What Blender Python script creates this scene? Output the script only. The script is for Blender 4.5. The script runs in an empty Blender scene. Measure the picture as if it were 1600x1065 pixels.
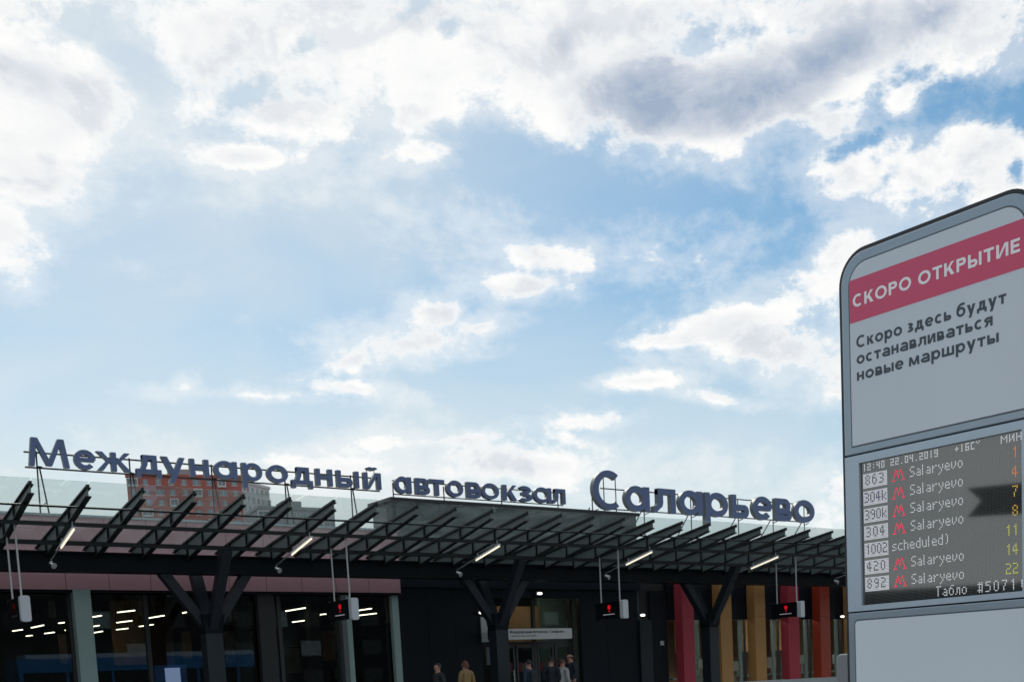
import bpy, math, random
from mathutils import Matrix, Vector
random.seed(7)
scene = bpy.context.scene
R = math.radians
CAM = Vector((0.0, 0.0, 1.25))

# ------------------------------------------------------------------ camera
# camera axes found from the vanishing points of the facade, the pylon and the verticals
FPX, PX, PY = 1813.2069, 991.1948, 1246.7527      # focal length and principal point, in pixels of a 1600 px wide picture
def ray(x, y): return Vector((x - PX, -(y - PY), FPX))
aX = ray(3300, 952).normalized(); aY = ray(-450, 1112).normalized(); aZ = -ray(1706, 18000).normalized()
cam_right = Vector((aX.x, aY.x, aZ.x)); cam_up = Vector((aX.y, aY.y, aZ.y)); cam_fwd = Vector((aX.z, aY.z, aZ.z))
cd = bpy.data.cameras.new('camera'); cam = bpy.data.objects.new('camera', cd); scene.collection.objects.link(cam)
m3 = Matrix((cam_right, cam_up, -cam_fwd)).transposed()
cam.matrix_world = Matrix.Translation(CAM) @ m3.to_4x4()
cd.sensor_fit = 'HORIZONTAL'; cd.sensor_width = 36; cd.lens = FPX / 1600 * 36
cd.shift_x = -(PX - 800) / 1600; cd.shift_y = (PY - 532.5) / 1600
cd.clip_start = 0.05; cd.clip_end = 5000
cd.dof.use_dof = True; cd.dof.focus_distance = 4.9; cd.dof.aperture_fstop = 16.0
scene.camera = cam
def wdir(x, y):
    r = ray(x, y); return Vector((aX.dot(r), aY.dot(r), aZ.dot(r)))

# ------------------------------------------------------------------ sun, sky and exposure
SUN_AZ, SUN_EL = 84.0, 46.0                        # azimuth from +X towards +Y
sd = bpy.data.lights.new('sun', 'SUN'); sd.energy = 3.6; sd.angle = R(0.5); sd.color = (1, .95, .87)
so = bpy.data.objects.new('sun', sd); scene.collection.objects.link(so)
sv = Vector((math.cos(R(SUN_EL)) * math.cos(R(SUN_AZ)), math.cos(R(SUN_EL)) * math.sin(R(SUN_AZ)), math.sin(R(SUN_EL))))
so.rotation_euler = sv.to_track_quat('Z', 'Y').to_euler(); so.location = (0, 40, 60)
scene.view_settings.view_transform = 'Standard'; scene.view_settings.look = 'None'
scene.view_settings.exposure = 0; scene.view_settings.gamma = 1; scene.view_settings.use_curve_mapping = False

world = bpy.data.worlds.new('World'); scene.world = world; world.use_nodes = True
wt = world.node_tree; wt.nodes.clear()
def wn(t, **k):
    n = wt.nodes.new(t)
    for a, b in k.items(): setattr(n, a, b)
    return n
def wl(a, b): wt.links.new(a, b)
def math_(op, a, b=None, c=None, clamp=False):
    n = wn('ShaderNodeMath', operation=op, use_clamp=clamp)
    for i, v in enumerate((a, b, c)):
        if v is None: continue
        if isinstance(v, (int, float)): n.inputs[i].default_value = v
        else: wl(v, n.inputs[i])
    return n.outputs[0]
def mixc(f, a, b):
    n = wn('ShaderNodeMix', data_type='RGBA')
    if isinstance(f, (int, float)): n.inputs[0].default_value = f
    else: wl(f, n.inputs[0])
    for i, v in ((6, a), (7, b)):
        if isinstance(v, tuple): n.inputs[i].default_value = (*v, 1)
        else: wl(v, n.inputs[i])
    return n.outputs[2]
def smooth(v, a, b, to0=0.0, to1=1.0):
    n = wn('ShaderNodeMapRange', interpolation_type='SMOOTHSTEP'); wl(v, n.inputs[0])
    n.inputs[1].default_value = a; n.inputs[2].default_value = b; n.inputs[3].default_value = to0; n.inputs[4].default_value = to1
    return n.outputs[0]
tc = wn('ShaderNodeTexCoord'); D = tc.outputs['Generated']
nrm = wn('ShaderNodeVectorMath', operation='NORMALIZE'); wl(D, nrm.inputs[0]); D = nrm.outputs[0]
sep = wn('ShaderNodeSeparateXYZ'); wl(D, sep.inputs[0])
az = math_('MULTIPLY', math_('ARCTAN2', sep.outputs[1], sep.outputs[0]), 180 / math.pi)
el = math_('MULTIPLY', math_('ARCSINE', sep.outputs[2]), 180 / math.pi)
cuv = wn('ShaderNodeCombineXYZ'); wl(az, cuv.inputs[0]); wl(el, cuv.inputs[1]); UV = cuv.outputs[0]
def azel(x, y):
    d = wdir(x, y).normalized(); return math.degrees(math.atan2(d.y, d.x)), math.degrees(math.asin(d.z))
def noise(vec, scale, detail, rough=.55, lac=2.1, off=(0, 0, 0), zs=1.7, dist=0.0):
    mp = wn('ShaderNodeMapping'); wl(vec, mp.inputs[0]); mp.inputs['Location'].default_value = off; mp.inputs['Scale'].default_value = (1, 1, zs)
    n = wn('ShaderNodeTexNoise'); wl(mp.outputs[0], n.inputs['Vector']); n.inputs['Scale'].default_value = scale
    n.inputs['Detail'].default_value = detail; n.inputs['Roughness'].default_value = rough; n.inputs['Lacunarity'].default_value = lac
    n.inputs['Distortion'].default_value = dist
    return n.outputs[0]
def blob(x, y, rx, ry, rot=0, w=1.0):
    # an elliptical patch of cloud round one direction of the sky: 1 at its heart, 0 at its rim
    a0, e0 = azel(x, y); a1, e1 = azel(x + rx, y); a2, e2 = azel(x, y - ry)
    ra = math.hypot(a1 - a0, e1 - e0); re = math.hypot(a2 - a0, e2 - e0)
    base = math.degrees(math.atan2(e1 - e0, a1 - a0))
    mp = wn('ShaderNodeMapping', vector_type='TEXTURE'); wl(UV, mp.inputs[0])
    mp.inputs['Location'].default_value = (a0, e0, 0); mp.inputs['Rotation'].default_value = (0, 0, R(base - rot))
    mp.inputs['Scale'].default_value = (ra, re, 1)
    ln = wn('ShaderNodeVectorMath', operation='LENGTH'); wl(mp.outputs[0], ln.inputs[0])
    return math_('MULTIPLY_ADD', ln.outputs['Value'], -w, w)
def union(blobs, k=.25, start=-1.2):
    acc = None
    for b in blobs:
        v = blob(*b)
        if acc is None: acc = v
        else:
            n = wn('ShaderNodeMath', operation='SMOOTH_MAX'); wl(acc, n.inputs[0]); wl(v, n.inputs[1]); n.inputs[2].default_value = k; acc = n.outputs[0]
    return math_('MAXIMUM', acc, start)
CLOUDS = [  # centre x, y, radii, turn (degrees), strength
 (20, 150, 190, 110), (30, 270, 120, 110), (105, 160, 100, 75), (10, 350, 75, 85), (30, 10, 300, 34),
 (330, 55, 160, 110), (500, 90, 230, 130), (450, 170, 150, 52), (700, 80, 260, 120), (660, 165, 90, 55), (860, 110, 130, 100),
 (940, 180, 130, 72, -10), (1060, 160, 190, 96, 0), (1220, 120, 200, 90, 15), (1285, 188, 72, 40), (1400, 55, 230, 85, 14), (1540, 60, 140, 62, 14),
 (1413, 152, 34, 26, 40, .7), (960, 40, 200, 110), (1330, 20, 200, 70), (1025, 158, 185, 98, 5, 1.9), (1160, 145, 230, 92, 12, 1.9), (1320, 70, 220, 74, 20, 1.7), (560, 60, 330, 105, 0, 1.35), (20, 170, 150, 110, 0, 1.4), (370, 243, 95, 22, 0, .8), (655, 235, 70, 22, 5, .6),
 (1350, 265, 110, 62), (1430, 280, 120, 70), (1545, 260, 120, 75),
 (875, 402, 82, 34, -3), (830, 448, 96, 27, 6), (690, 492, 46, 26), (650, 535, 130, 34, 6), (745, 510, 72, 24, 8), (560, 560, 60, 22, 10, .6),
 (1275, 440, 90, 48, 14), (1310, 400, 60, 40, 20), (1150, 510, 130, 32, 8), (1060, 530, 75, 15, 4), (1230, 545, 150, 52, -14), (1310, 590, 60, 60),
 (1005, 594, 66, 12, 2, .7), (1120, 622, 48, 9, -8, .6), (291, 603, 20, 13, 20, .5), (395, 618, 110, 9, -2, .5), (555, 606, 62, 13, -5, .6),
 (680, 690, 110, 17, 3, .8), (800, 722, 190, 36, -4, .8), (640, 735, 300, 26, 0, .55), (905, 660, 52, 14, 4, .6), (905, 692, 55, 13, -16, .6),
 (1310, 775, 80, 45, 20, .7), (1050, 400, 120, 24, -4, .28)]
HOLES = [(655, 8, 32, 20, 30), (475, 74, 32, 17, 20), (705, 42, 26, 16, 10), (135, 30, 90, 42, 0), (215, 105, 75, 36, -30), (385, 155, 60, 26, 20), (1340, 225, 60, 16, 20), (1590, 270, 20, 22, 0)]
GREY = [(1020, 158, 170, 112, 6, 1.9), (1150, 150, 245, 92, 12, 1.9), (1290, 95, 235, 80, 22, 1.6), (1430, 40, 200, 60, 18, 1.2), (880, 70, 110, 46, 10, .55), (790, 90, 80, 50, 0, .45),
 (600, 25, 160, 30, 0, .3), (350, 22, 150, 34, 0, .35), (30, 110, 120, 52, -20, .55), (500, 145, 60, 20, 15, .25), (1200, 545, 140, 26, -6, .22), (780, 730, 150, 20, 0, .2), (1000, 40, 160, 34, 12, .4)]
F = union(CLOUDS); Hh = union(HOLES, .1); G = union(GREY, .3, 0.0)
n1 = noise(D, 13, 10, .60, 2.15, (3.1, 1.7, .4), 1.5, .25); n2 = noise(D, 13, 10, .60, 2.15, (3.1 + .10 * sv.x * .3, 1.7 + .10 * sv.y * .3, .4 + .03), 1.5, .25)
nlow = noise(D, 2.6, 6, .55, 2.0, (7.3, 2.2, 5.0), 2.4)
nfine = noise(D, 62, 7, .65, 2.2, (1.2, 4.4, 2.0), 1.4)
def field(nz):
    f = math_('ADD', F, math_('MULTIPLY', math_('SUBTRACT', nz, .5), 3.0))
    f = math_('ADD', f, math_('MULTIPLY', math_('SUBTRACT', nfine, .5), 1.1))
    return f
# the sky outside the picture goes on with the same kind of broken cloud
gen = math_('MULTIPLY', math_('SUBTRACT', nlow, .50), 5.0)
vw = wn('ShaderNodeMapping', vector_type='TEXTURE'); wl(UV, vw.inputs[0]); vw.inputs['Location'].default_value = (56, 13, 0); vw.inputs['Scale'].default_value = (26, 17, 1)
vl = wn('ShaderNodeVectorMath', operation='LENGTH'); wl(vw.outputs[0], vl.inputs[0])
outw = smooth(vl.outputs['Value'], 1.0, 1.5)
veil_n = noise(D, 5.5, 6, .55, 2.0, (2, 9, 1), 2.2, .6)
f1 = math_('MAXIMUM', field(n1), math_('MULTIPLY_ADD', outw, 3.0, math_('SUBTRACT', gen, 3.0)))
f1 = math_('ADD', f1, math_('MULTIPLY', outw, math_('MULTIPLY', math_('SUBTRACT', nfine, .5), .4)))
f2 = math_('MAXIMUM', field(n2), math_('MULTIPLY_ADD', outw, 3.0, math_('SUBTRACT', gen, 3.0)))
alpha = smooth(f1, -.14, .52)
wisp = math_('MULTIPLY', smooth(math_('ADD', f1, math_('MULTIPLY', math_('SUBTRACT', veil_n, .5), 2.4)), -.75, .35), .42)
alpha = math_('MAXIMUM', alpha, wisp)
hole = smooth(math_('ADD', Hh, math_('MULTIPLY', math_('SUBTRACT', nfine, .5), 3.2)), -.25, .75)
alpha = math_('MULTIPLY', alpha, math_('SUBTRACT', 1.0, math_('MULTIPLY', hole, .92)))
thick = smooth(f1, .15, .75)
# sunlit side of each billow against its shaded side: the density a little way towards the sun
relief = math_('MULTIPLY', math_('SUBTRACT', f2, f1), 1.0)
rl = smooth(relief, -.25, .30, 0.0, 1.0)
nsoft = noise(D, 9, 3, .5, 2.0, (5, 1, 8), 1.6, .4)
gthick = math_('MULTIPLY', smooth(math_('ADD', F, math_('MULTIPLY', math_('SUBTRACT', nsoft, .5), 1.0)), .10, .60), smooth(f1, -.1, .9))
gsum = math_('MULTIPLY', smooth(math_('ADD', G, math_('MULTIPLY', math_('SUBTRACT', n1, .5), 1.7)), -.35, 1.9), gthick, clamp=True)
gsum = math_('ADD', gsum, math_('MULTIPLY', math_('MULTIPLY', math_('MULTIPLY', smooth(nsoft, .46, .70), smooth(F, .35, 1.0)), thick), .20), clamp=True)
gsum = math_('MULTIPLY', gsum, smooth(n1, .34, .64, .74, 1.04))
gout = math_('MULTIPLY', math_('MULTIPLY', outw, smooth(gen, .5, 1.6)), .6)
gsum = math_('MAXIMUM', gsum, gout)
soft = math_('MULTIPLY', math_('MULTIPLY', rl, thick), .30)
shade = math_('ADD', math_('MULTIPLY', gsum, .92), soft, clamp=True)
ccol = mixc(shade, (1.0, 1.0, .985), (.36, .445, .585))
sky = wn('ShaderNodeTexSky', sky_type='NISHITA', sun_disc=False, sun_elevation=R(SUN_EL), sun_rotation=R(90 - SUN_AZ), altitude=150, air_density=1.0, dust_density=.5, ozone_density=2.2)
hs = wn('ShaderNodeHueSaturation'); hs.inputs['Saturation'].default_value = 1.6; hs.inputs['Hue'].default_value = .485; wl(sky.outputs[0], hs.inputs['Color'])
bg1 = wn('ShaderNodeBackground'); wl(hs.outputs[0], bg1.inputs[0]); bg1.inputs[1].default_value = .105
bg2 = wn('ShaderNodeBackground'); wl(ccol, bg2.inputs[0]); bg2.inputs[1].default_value = 1.0
# thin high veil, thicker towards the horizon and towards the sun
dsun = wn('ShaderNodeVectorMath', operation='DOT_PRODUCT'); wl(D, dsun.inputs[0]); dsun.inputs[1].default_value = sv
veil_s = smooth(dsun.outputs['Value'], .60, 1.0, 0, .85)
veil_h = math_('MULTIPLY', smooth(el, 5.0, 29.0, .97, 0.0), smooth(sep.outputs[0], .47, .88, 1.0, .72))
veil = math_('ADD', math_('MAXIMUM', veil_s, veil_h), math_('MULTIPLY', math_('SUBTRACT', veil_n, .5), .45))
veil = math_('MINIMUM', math_('MAXIMUM', veil, .24), 1.0)
bgv = wn('ShaderNodeBackground'); bgv.inputs[0].default_value = (.76, .82, .825, 1); bgv.inputs[1].default_value = 1.0
mv = wn('ShaderNodeMixShader'); wl(veil, mv.inputs[0]); wl(bg1.outputs[0], mv.inputs[1]); wl(bgv.outputs[0], mv.inputs[2])
mc = wn('ShaderNodeMixShader'); wl(alpha, mc.inputs[0]); wl(mv.outputs[0], mc.inputs[1]); wl(bg2.outputs[0], mc.inputs[2])
wo = wn('ShaderNodeOutputWorld'); wl(mc.outputs[0], wo.inputs[0])
world.cycles.sampling_method = 'MANUAL'; world.cycles.sample_map_resolution = 512

# ------------------------------------------------------------------ materials
MATS = {}
def mat(name, col, rough=.5, metal=0.0, var=.10, scale=6.0, bump=0.0, bscale=60.0, coat=0.0, emit=None, estr=0.0, spec=.5):
    m = bpy.data.materials.new(name); m.use_nodes = True; nt = m.node_tree; b = nt.nodes['Principled BSDF']
    b.inputs['Roughness'].default_value = rough; b.inputs['Metallic'].default_value = metal
    b.inputs['Coat Weight'].default_value = coat; b.inputs['Coat Roughness'].default_value = .06
    b.inputs['Specular IOR Level'].default_value = spec
    tcn = nt.nodes.new('ShaderNodeTexCoord')
    nz = nt.nodes.new('ShaderNodeTexNoise'); nz.inputs['Scale'].default_value = scale; nz.inputs['Detail'].default_value = 6; nt.links.new(tcn.outputs['Object'], nz.inputs['Vector'])
    mx = nt.nodes.new('ShaderNodeMix'); mx.data_type = 'RGBA'; nt.links.new(nz.outputs[0], mx.inputs[0])
    mx.inputs[6].default_value = (*[max(0, c * (1 - var)) for c in col], 1); mx.inputs[7].default_value = (*[min(1, c * (1 + var)) for c in col], 1)
    nt.links.new(mx.outputs[2], b.inputs['Base Color'])
    rm = nt.nodes.new('ShaderNodeMapRange'); nt.links.new(nz.outputs[0], rm.inputs[0]); rm.inputs[3].default_value = max(.02, rough * .82); rm.inputs[4].default_value = min(1, rough * 1.2)
    nt.links.new(rm.outputs[0], b.inputs['Roughness'])
    if bump:
        n2 = nt.nodes.new('ShaderNodeTexNoise'); n2.inputs['Scale'].default_value = bscale; nt.links.new(tcn.outputs['Object'], n2.inputs['Vector'])
        bp = nt.nodes.new('ShaderNodeBump'); bp.inputs['Strength'].default_value = bump; bp.inputs['Distance'].default_value = .01
        nt.links.new(n2.outputs[0], bp.inputs['Height']); nt.links.new(bp.outputs[0], b.inputs['Normal'])
    if emit:
        b.inputs['Emission Color'].default_value = (*emit, 1); b.inputs['Emission Strength'].default_value = estr
    MATS[name] = m; return m
def glass(name, tint, ior=1.5, rough=0.0, dirt=.04, dcol=(.35, .40, .38)):
    # thin pane: what is behind shows through, tinted; the surface mirrors by its angle; a film of dust scatters a little
    m = bpy.data.materials.new(name); m.use_nodes = True; nt = m.node_tree; nt.nodes.clear(); L = nt.links.new
    o = nt.nodes.new('ShaderNodeOutputMaterial'); t = nt.nodes.new('ShaderNodeBsdfTransparent'); t.inputs[0].default_value = (*tint, 1)
    g = nt.nodes.new('ShaderNodeBsdfGlossy'); g.inputs['Roughness'].default_value = rough; g.inputs[0].default_value = (.95, 1, .98, 1)
    lw = nt.nodes.new('ShaderNodeLayerWeight'); pw = nt.nodes.new('ShaderNodeMath'); pw.operation = 'POWER'; L(lw.outputs['Facing'], pw.inputs[0]); pw.inputs[1].default_value = 5
    f0 = ((ior - 1) / (ior + 1)) ** 2; fr = nt.nodes.new('ShaderNodeMapRange'); L(pw.outputs[0], fr.inputs[0]); fr.inputs[3].default_value = f0; fr.inputs[4].default_value = .9
    lw.inputs[0].default_value = .5
    mx = nt.nodes.new('ShaderNodeMixShader'); L(fr.outputs[0], mx.inputs[0]); L(t.outputs[0], mx.inputs[1]); L(g.outputs[0], mx.inputs[2])
    d = nt.nodes.new('ShaderNodeBsdfDiffuse'); d.inputs[0].default_value = (*dcol, 1)
    tr = nt.nodes.new('ShaderNodeBsdfTranslucent'); tr.inputs[0].default_value = (*dcol, 1)
    dm = nt.nodes.new('ShaderNodeMixShader'); dm.inputs[0].default_value = .5; L(d.outputs[0], dm.inputs[1]); L(tr.outputs[0], dm.inputs[2])
    tcn = nt.nodes.new('ShaderNodeTexCoord'); nz = nt.nodes.new('ShaderNodeTexNoise'); nz.inputs['Scale'].default_value = 1.6; nz.inputs['Detail'].default_value = 7; L(tcn.outputs['Object'], nz.inputs['Vector'])
    rm = nt.nodes.new('ShaderNodeMapRange'); L(nz.outputs[0], rm.inputs[0]); rm.inputs[1].default_value = .35; rm.inputs[2].default_value = .75; rm.inputs[3].default_value = dirt * .4; rm.inputs[4].default_value = dirt * 2.0
    m2 = nt.nodes.new('ShaderNodeMixShader'); L(rm.outputs[0], m2.inputs[0]); L(mx.outputs[0], m2.inputs[1]); L(dm.outputs[0], m2.inputs[2]); L(m2.outputs[0], o.inputs[0])
    MATS[name] = m; return m
def emis(name, col, s):
    m = bpy.data.materials.new(name); m.use_nodes = True; nt = m.node_tree; nt.nodes.clear()
    o = nt.nodes.new('ShaderNodeOutputMaterial'); e = nt.nodes.new('ShaderNodeEmission'); e.inputs[0].default_value = (*col, 1); e.inputs[1].default_value = s
    nt.links.new(e.outputs[0], o.inputs[0]); MATS[name] = m; return m
mat('steel_dark', (.011, .015, .016), .42, 0, .25, 3, .05, 30, spec=.35)
mat('steel_web_lit', (.12, .14, .135), .5, 0, .3, 3, .05, 30)  # same rib steel as the flanges, sky light on the web painted in
mat('girder_dark', (.006, .009, .012), .5, 0, .25, 2, spec=.14)
mat('column_paint', (.014, .020, .027), .45, 0, .15, 2, spec=.35)
mat('letter_blue', (.095, .135, .26), .5, 0, .06, 3)
mat('letter_side', (.10, .12, .12), .5, 0, .1)
mat('rail_black', (.015, .016, .018), .5, 0, .1)
mat('cladding_pink', (.46, .255, .27), .42, 0, .07, 1.2, .03, 12)
mat('coping_grey', (.42, .47, .47), .4, 0, .1)
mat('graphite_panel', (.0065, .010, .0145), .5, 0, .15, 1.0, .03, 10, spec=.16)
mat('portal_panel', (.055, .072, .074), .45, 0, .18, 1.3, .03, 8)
mat('trim_black', (.010, .012, .013), .5, 0, .1)
mat('roof_grey', (.30, .30, .29), .8, 0, .15, 2, .2, 30)
mat('fin_crimson', (.42, .050, .072), .5, 0, .08, 1.5, spec=.25)
mat('fin_ochre', (.42, .225, .078), .5, 0, .08, 1.5, spec=.25)
mat('fin_orange', (.38, .050, .022), .35, 0, .10, 1.5, spec=.3)
mat('column_green', (.26, .36, .34), .3, 0, .15, 1.5)
mat('mullion', (.10, .12, .125), .35, .3, .1)
mat('mullion_dark', (.02, .024, .026), .4, 0, .1)
mat('wood', (.52, .30, .14), .5, 0, .25, 2.5)
mat('wood_dark', (.20, .12, .09), .5, 0, .2); mat('wood_grey', (.42, .40, .32), .6, 0, .2); mat('interior_grey', (.30, .36, .36), .6, 0, .2)
mat('wood_orange', (.62, .36, .15), .5, 0, .2, 2.0)
mat('interior_dark', (.016, .016, .018), .6, 0, .2, 1)
mat('interior_wall', (.34, .21, .13), .6, 0, .3, .7)
mat('interior_floor', (.05, .05, .055), .25, 0, .2, 2)
mat('asphalt', (.05, .05, .052), .85, 0, .25, 3, .5, 90)
mat('paving_grey', (.32, .31, .30), .8, 0, .2, 2, .4, 60)
mat('kerb_stone', (.30, .30, .29), .8, 0, .15, 4, .3, 60)
mat('rod_grey', (.42, .42, .43), .35, .4, .05)
mat('cap_grey', (.50, .53, .56), .38, 0, .05)
mat('screen_black', (.006, .007, .009), .18, 0, .1)
mat('pylon_frame', (.27, .34, .40), .20, .35, .05, 4, .01, 300)
mat('pylon_panel', (.62, .69, .75), .16, 0, .03, 2.2)
mat('display_metal', (.40, .49, .57), .22, .2, .05, 4)
mat('pylon_groove', (.07, .09, .11), .35, 0, .1)
mat('pylon_gasket', (.012, .014, .017), .4, 0, .1)
mat('band_red', (.68, .075, .17), .35, 0, .05, 3)
mat('print_white', (.97, .96, .98), .4, 0, .03)
mat('print_dark', (.045, .065, .085), .4, 0, .06)
mat('white_paint', (.62, .63, .62), .4, 0, .04)
mat('sign_blue', (.05, .16, .50), .4, 0, .05)
mat('brick_red', (.36, .105, .085), .8, 0, .18, .15)  # pale haze of distance mixed into the red
mat('wall_white', (.50, .50, .50), .8, 0, .12, .15)
mat('wall_grey', (.27, .28, .29), .8, 0, .15, .2)
mat('window_glass_far', (.15, .21, .235), .15, 0, .3, .3)
mat('window_frame_far', (.55, .55, .55), .6)
mat('window_maroon', (.17, .05, .06), .3)
mat('skin', (.36, .19, .14), .5, 0, .05); mat('hair_brown', (.05, .022, .013), .6); mat('hair_dark', (.012, .010, .010), .6); mat('hair_red', (.10, .03, .018), .6)
mat('cloth_navy', (.008, .012, .022), .8); mat('cloth_blue', (.014, .028, .055), .8); mat('cloth_yellow', (.22, .145, .055), .8); mat('cloth_white', (.30, .30, .29), .8); mat('cloth_black', (.010, .010, .012), .8); mat('cloth_grey', (.018, .02, .022), .8)
mat('bus_blue', (.024, .115, .30), .25, 0, .05, 1, coat=.6); mat('bus_window', (.02, .025, .03), .08); mat('tyre', (.02, .02, .02), .8); mat('metal_bright', (.6, .6, .6), .25, .9); mat('bus_white', (.20, .26, .36), .35)
mat('poster_red', (.45, .04, .06), .4); mat('bin_grey', (.20, .22, .235), .45, 0, .1)
glass('canopy_glass', (.86, .93, .915), 1.5, .0, .062, (.50, .60, .62))
glass('facade_glass', (.80, .84, .82), 1.50, .0, .006, (.22, .26, .25))
emis('tube_light', (1, .92, .72), 1.2); emis('office_strip', (1, .96, .86), 15.0); emis('led_red_dim', (1, .02, .03), .06); emis('strip_light', (1, .90, .66), 5.0); emis('wall_light', (1, .98, .92), 2.5)
emis('led_red', (1, .015, .03), .62); emis('led_white_dim', (.8, .8, .85), .3); emis('led_white', (.84, .89, .94), .80); emis('led_box', (.82, .86, .94), .74); emis('led_metro', (1, .06, .12), 1.0)
emis('led_orange', (1, .33, .10), .80); emis('led_amber', (.95, .62, .12), .80); emis('led_yellow', (.80, .86, .12), .75); emis('led_lilac', (.30, .18, .75), .5); emis('poster_glow', (.35, .45, .75), .6)
# LED display face: dark modules with a fine grid of tiny lamps, pitch 6.13 mm
def led_face():
    m = bpy.data.materials.new('led_face'); m.use_nodes = True; nt = m.node_tree; b = nt.nodes['Principled BSDF']; L = nt.links.new
    t = nt.nodes.new('ShaderNodeTexCoord'); sp = nt.nodes.new('ShaderNodeSeparateXYZ'); L(t.outputs['Object'], sp.inputs[0])
    def M(op, a, v=0):
        n = nt.nodes.new('ShaderNodeMath'); n.operation = op; L(a, n.inputs[0])
        if isinstance(v, (int, float)): n.inputs[1].default_value = v
        else: L(v, n.inputs[1])
        return n.outputs[0]
    def cell(o, off):
        f = M('FRACT', M('MULTIPLY', M('ADD', o, off), 1 / LP)); return M('POWER', M('ABSOLUTE', M('SUBTRACT', f, .5)), 2)
    d = M('ADD', cell(sp.outputs[1], LY0), cell(sp.outputs[2], LZ0)); 
    r = nt.nodes.new('ShaderNodeMapRange'); L(d, r.inputs[0]); r.inputs[1].default_value = .05; r.inputs[2].default_value = .14; r.inputs[3].default_value = 1; r.inputs[4].default_value = 0
    nz = nt.nodes.new('ShaderNodeTexNoise'); nz.inputs['Scale'].default_value = 3.5; L(t.outputs['Object'], nz.inputs[0])
    mx = nt.nodes.new('ShaderNodeMix'); mx.data_type = 'RGBA'; L(r.outputs[0], mx.inputs[0]); mx.inputs[6].default_value = (.018, .020, .021, 1); mx.inputs[7].default_value = (.12, .125, .12, 1)
    L(mx.outputs[2], b.inputs['Base Color']); b.inputs['Roughness'].default_value = .035; b.inputs['IOR'].default_value = 2.15
    return m
LP = .00613; LY0 = -3.4155; LZ0 = -2.1115
MATS['led_face'] = led_face()

# ------------------------------------------------------------------ mesh helpers
COL = scene.collection
class MB:
    def __init__(s): s.v = []; s.f = []; s.mi = []
    def add(s, vs, fs, mi=0):
        o = len(s.v); s.v += [tuple(v) for v in vs]; s.f += [tuple(i + o for i in f) for f in fs]; s.mi += [mi] * len(fs); return s
    def box(s, x0, x1, y0, y1, z0, z1, mi=0):
        return s.add([(x0, y0, z0), (x1, y0, z0), (x1, y1, z0), (x0, y1, z0), (x0, y0, z1), (x1, y0, z1), (x1, y1, z1), (x0, y1, z1)],
                     [(0, 3, 2, 1), (4, 5, 6, 7), (0, 1, 5, 4), (1, 2, 6, 5), (2, 3, 7, 6), (3, 0, 4, 7)], mi)
    def beam(s, a, b, w, h, up=(0, 0, 1), w2=None, h2=None, mi=0):
        a = Vector(a); b = Vector(b); d = (b - a).normalized(); u = Vector(up)
        if abs(d.dot(u)) > .98: u = Vector((0, 1, 0))
        r = d.cross(u).normalized(); u = r.cross(d).normalized(); w2 = w2 or w; h2 = h2 or h; vs = []
        for p, ww, hh in ((a, w, h), (b, w2, h2)):
            for i, j in ((-1, -1), (1, -1), (1, 1), (-1, 1)): vs.append(p + r * (i * ww / 2) + u * (j * hh / 2))
        return s.add(vs, [(0, 1, 2, 3), (7, 6, 5, 4), (0, 4, 5, 1), (1, 5, 6, 2), (2, 6, 7, 3), (3, 7, 4, 0)], mi)
    def tube(s, a, b, r, n=8, r2=None, mi=0):
        a = Vector(a); b = Vector(b); d = (b - a).normalized(); u = Vector((0, 0, 1)) if abs(d.z) < .9 else Vector((1, 0, 0))
        p = d.cross(u).normalized(); q = d.cross(p); r2 = r if r2 is None else r2; vs = []
        for c, rr in ((a, r), (b, r2)):
            for i in range(n):
                t = 2 * math.pi * i / n; vs.append(c + p * (math.cos(t) * rr) + q * (math.sin(t) * rr))
        return s.add(vs, [(i, (i + 1) % n, n + (i + 1) % n, n + i) for i in range(n)] + [tuple(range(n - 1, -1, -1)), tuple(range(n, 2 * n))], mi)
    def prism(s, poly, fn, d0, d1, mi=0, side=None):
        # poly: 2D outline; fn(u, v, depth) -> point; d0 front, d1 back
        n = len(poly); vs = [fn(u, v, d0) for u, v in poly] + [fn(u, v, d1) for u, v in poly]
        s.add(vs, [tuple(range(n))], mi); s.f.append(tuple(len(s.v) - 1 - i for i in range(n))); s.mi.append(mi)
        o = len(s.v) - 2 * n
        for i in range(n):
            j = (i + 1) % n; s.f.append((o + i, o + n + i, o + n + j, o + j)); s.mi.append(mi if side is None else side)
        return s
def obj(name, mb, mats, parent=None, smooth_=False, origin=None):
    me = bpy.data.meshes.new(name)
    o0 = Vector(origin) if origin else Vector((0, 0, 0))
    me.from_pydata([tuple(Vector(v) - o0) for v in mb.v], [], mb.f); 
    if isinstance(mats, str): mats = [mats]
    for m in mats: me.materials.append(MATS[m])
    if len(mats) > 1: me.polygons.foreach_set('material_index', mb.mi)
    import bmesh
    bm = bmesh.new(); bm.from_mesh(me); bmesh.ops.recalc_face_normals(bm, faces=bm.faces); bm.to_mesh(me); bm.free()
    if smooth_:
        for p in me.polygons: p.use_smooth = True
    me.update()
    o = bpy.data.objects.new(name, me); COL.objects.link(o); o.location = o0
    if parent: attach(o, parent)
    return o
def attach(o, parent):
    o.parent = parent; o.matrix_parent_inverse = Matrix.Translation(-base_of(parent))
def base_of(o): return Vector(o.location) if o.parent is None else Vector((0, 0, 0))
def tag(o, label=None, cat=None, group=None, kind=None):
    if label: o['label'] = label
    if cat: o['category'] = cat
    if group: o['group'] = group
    if kind: o['kind'] = kind
    return o
def empty(name, loc, label, cat, group=None):
    o = bpy.data.objects.new(name, None); COL.objects.link(o); o.location = loc; o.empty_display_size = .3
    return tag(o, label, cat, group)
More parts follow.
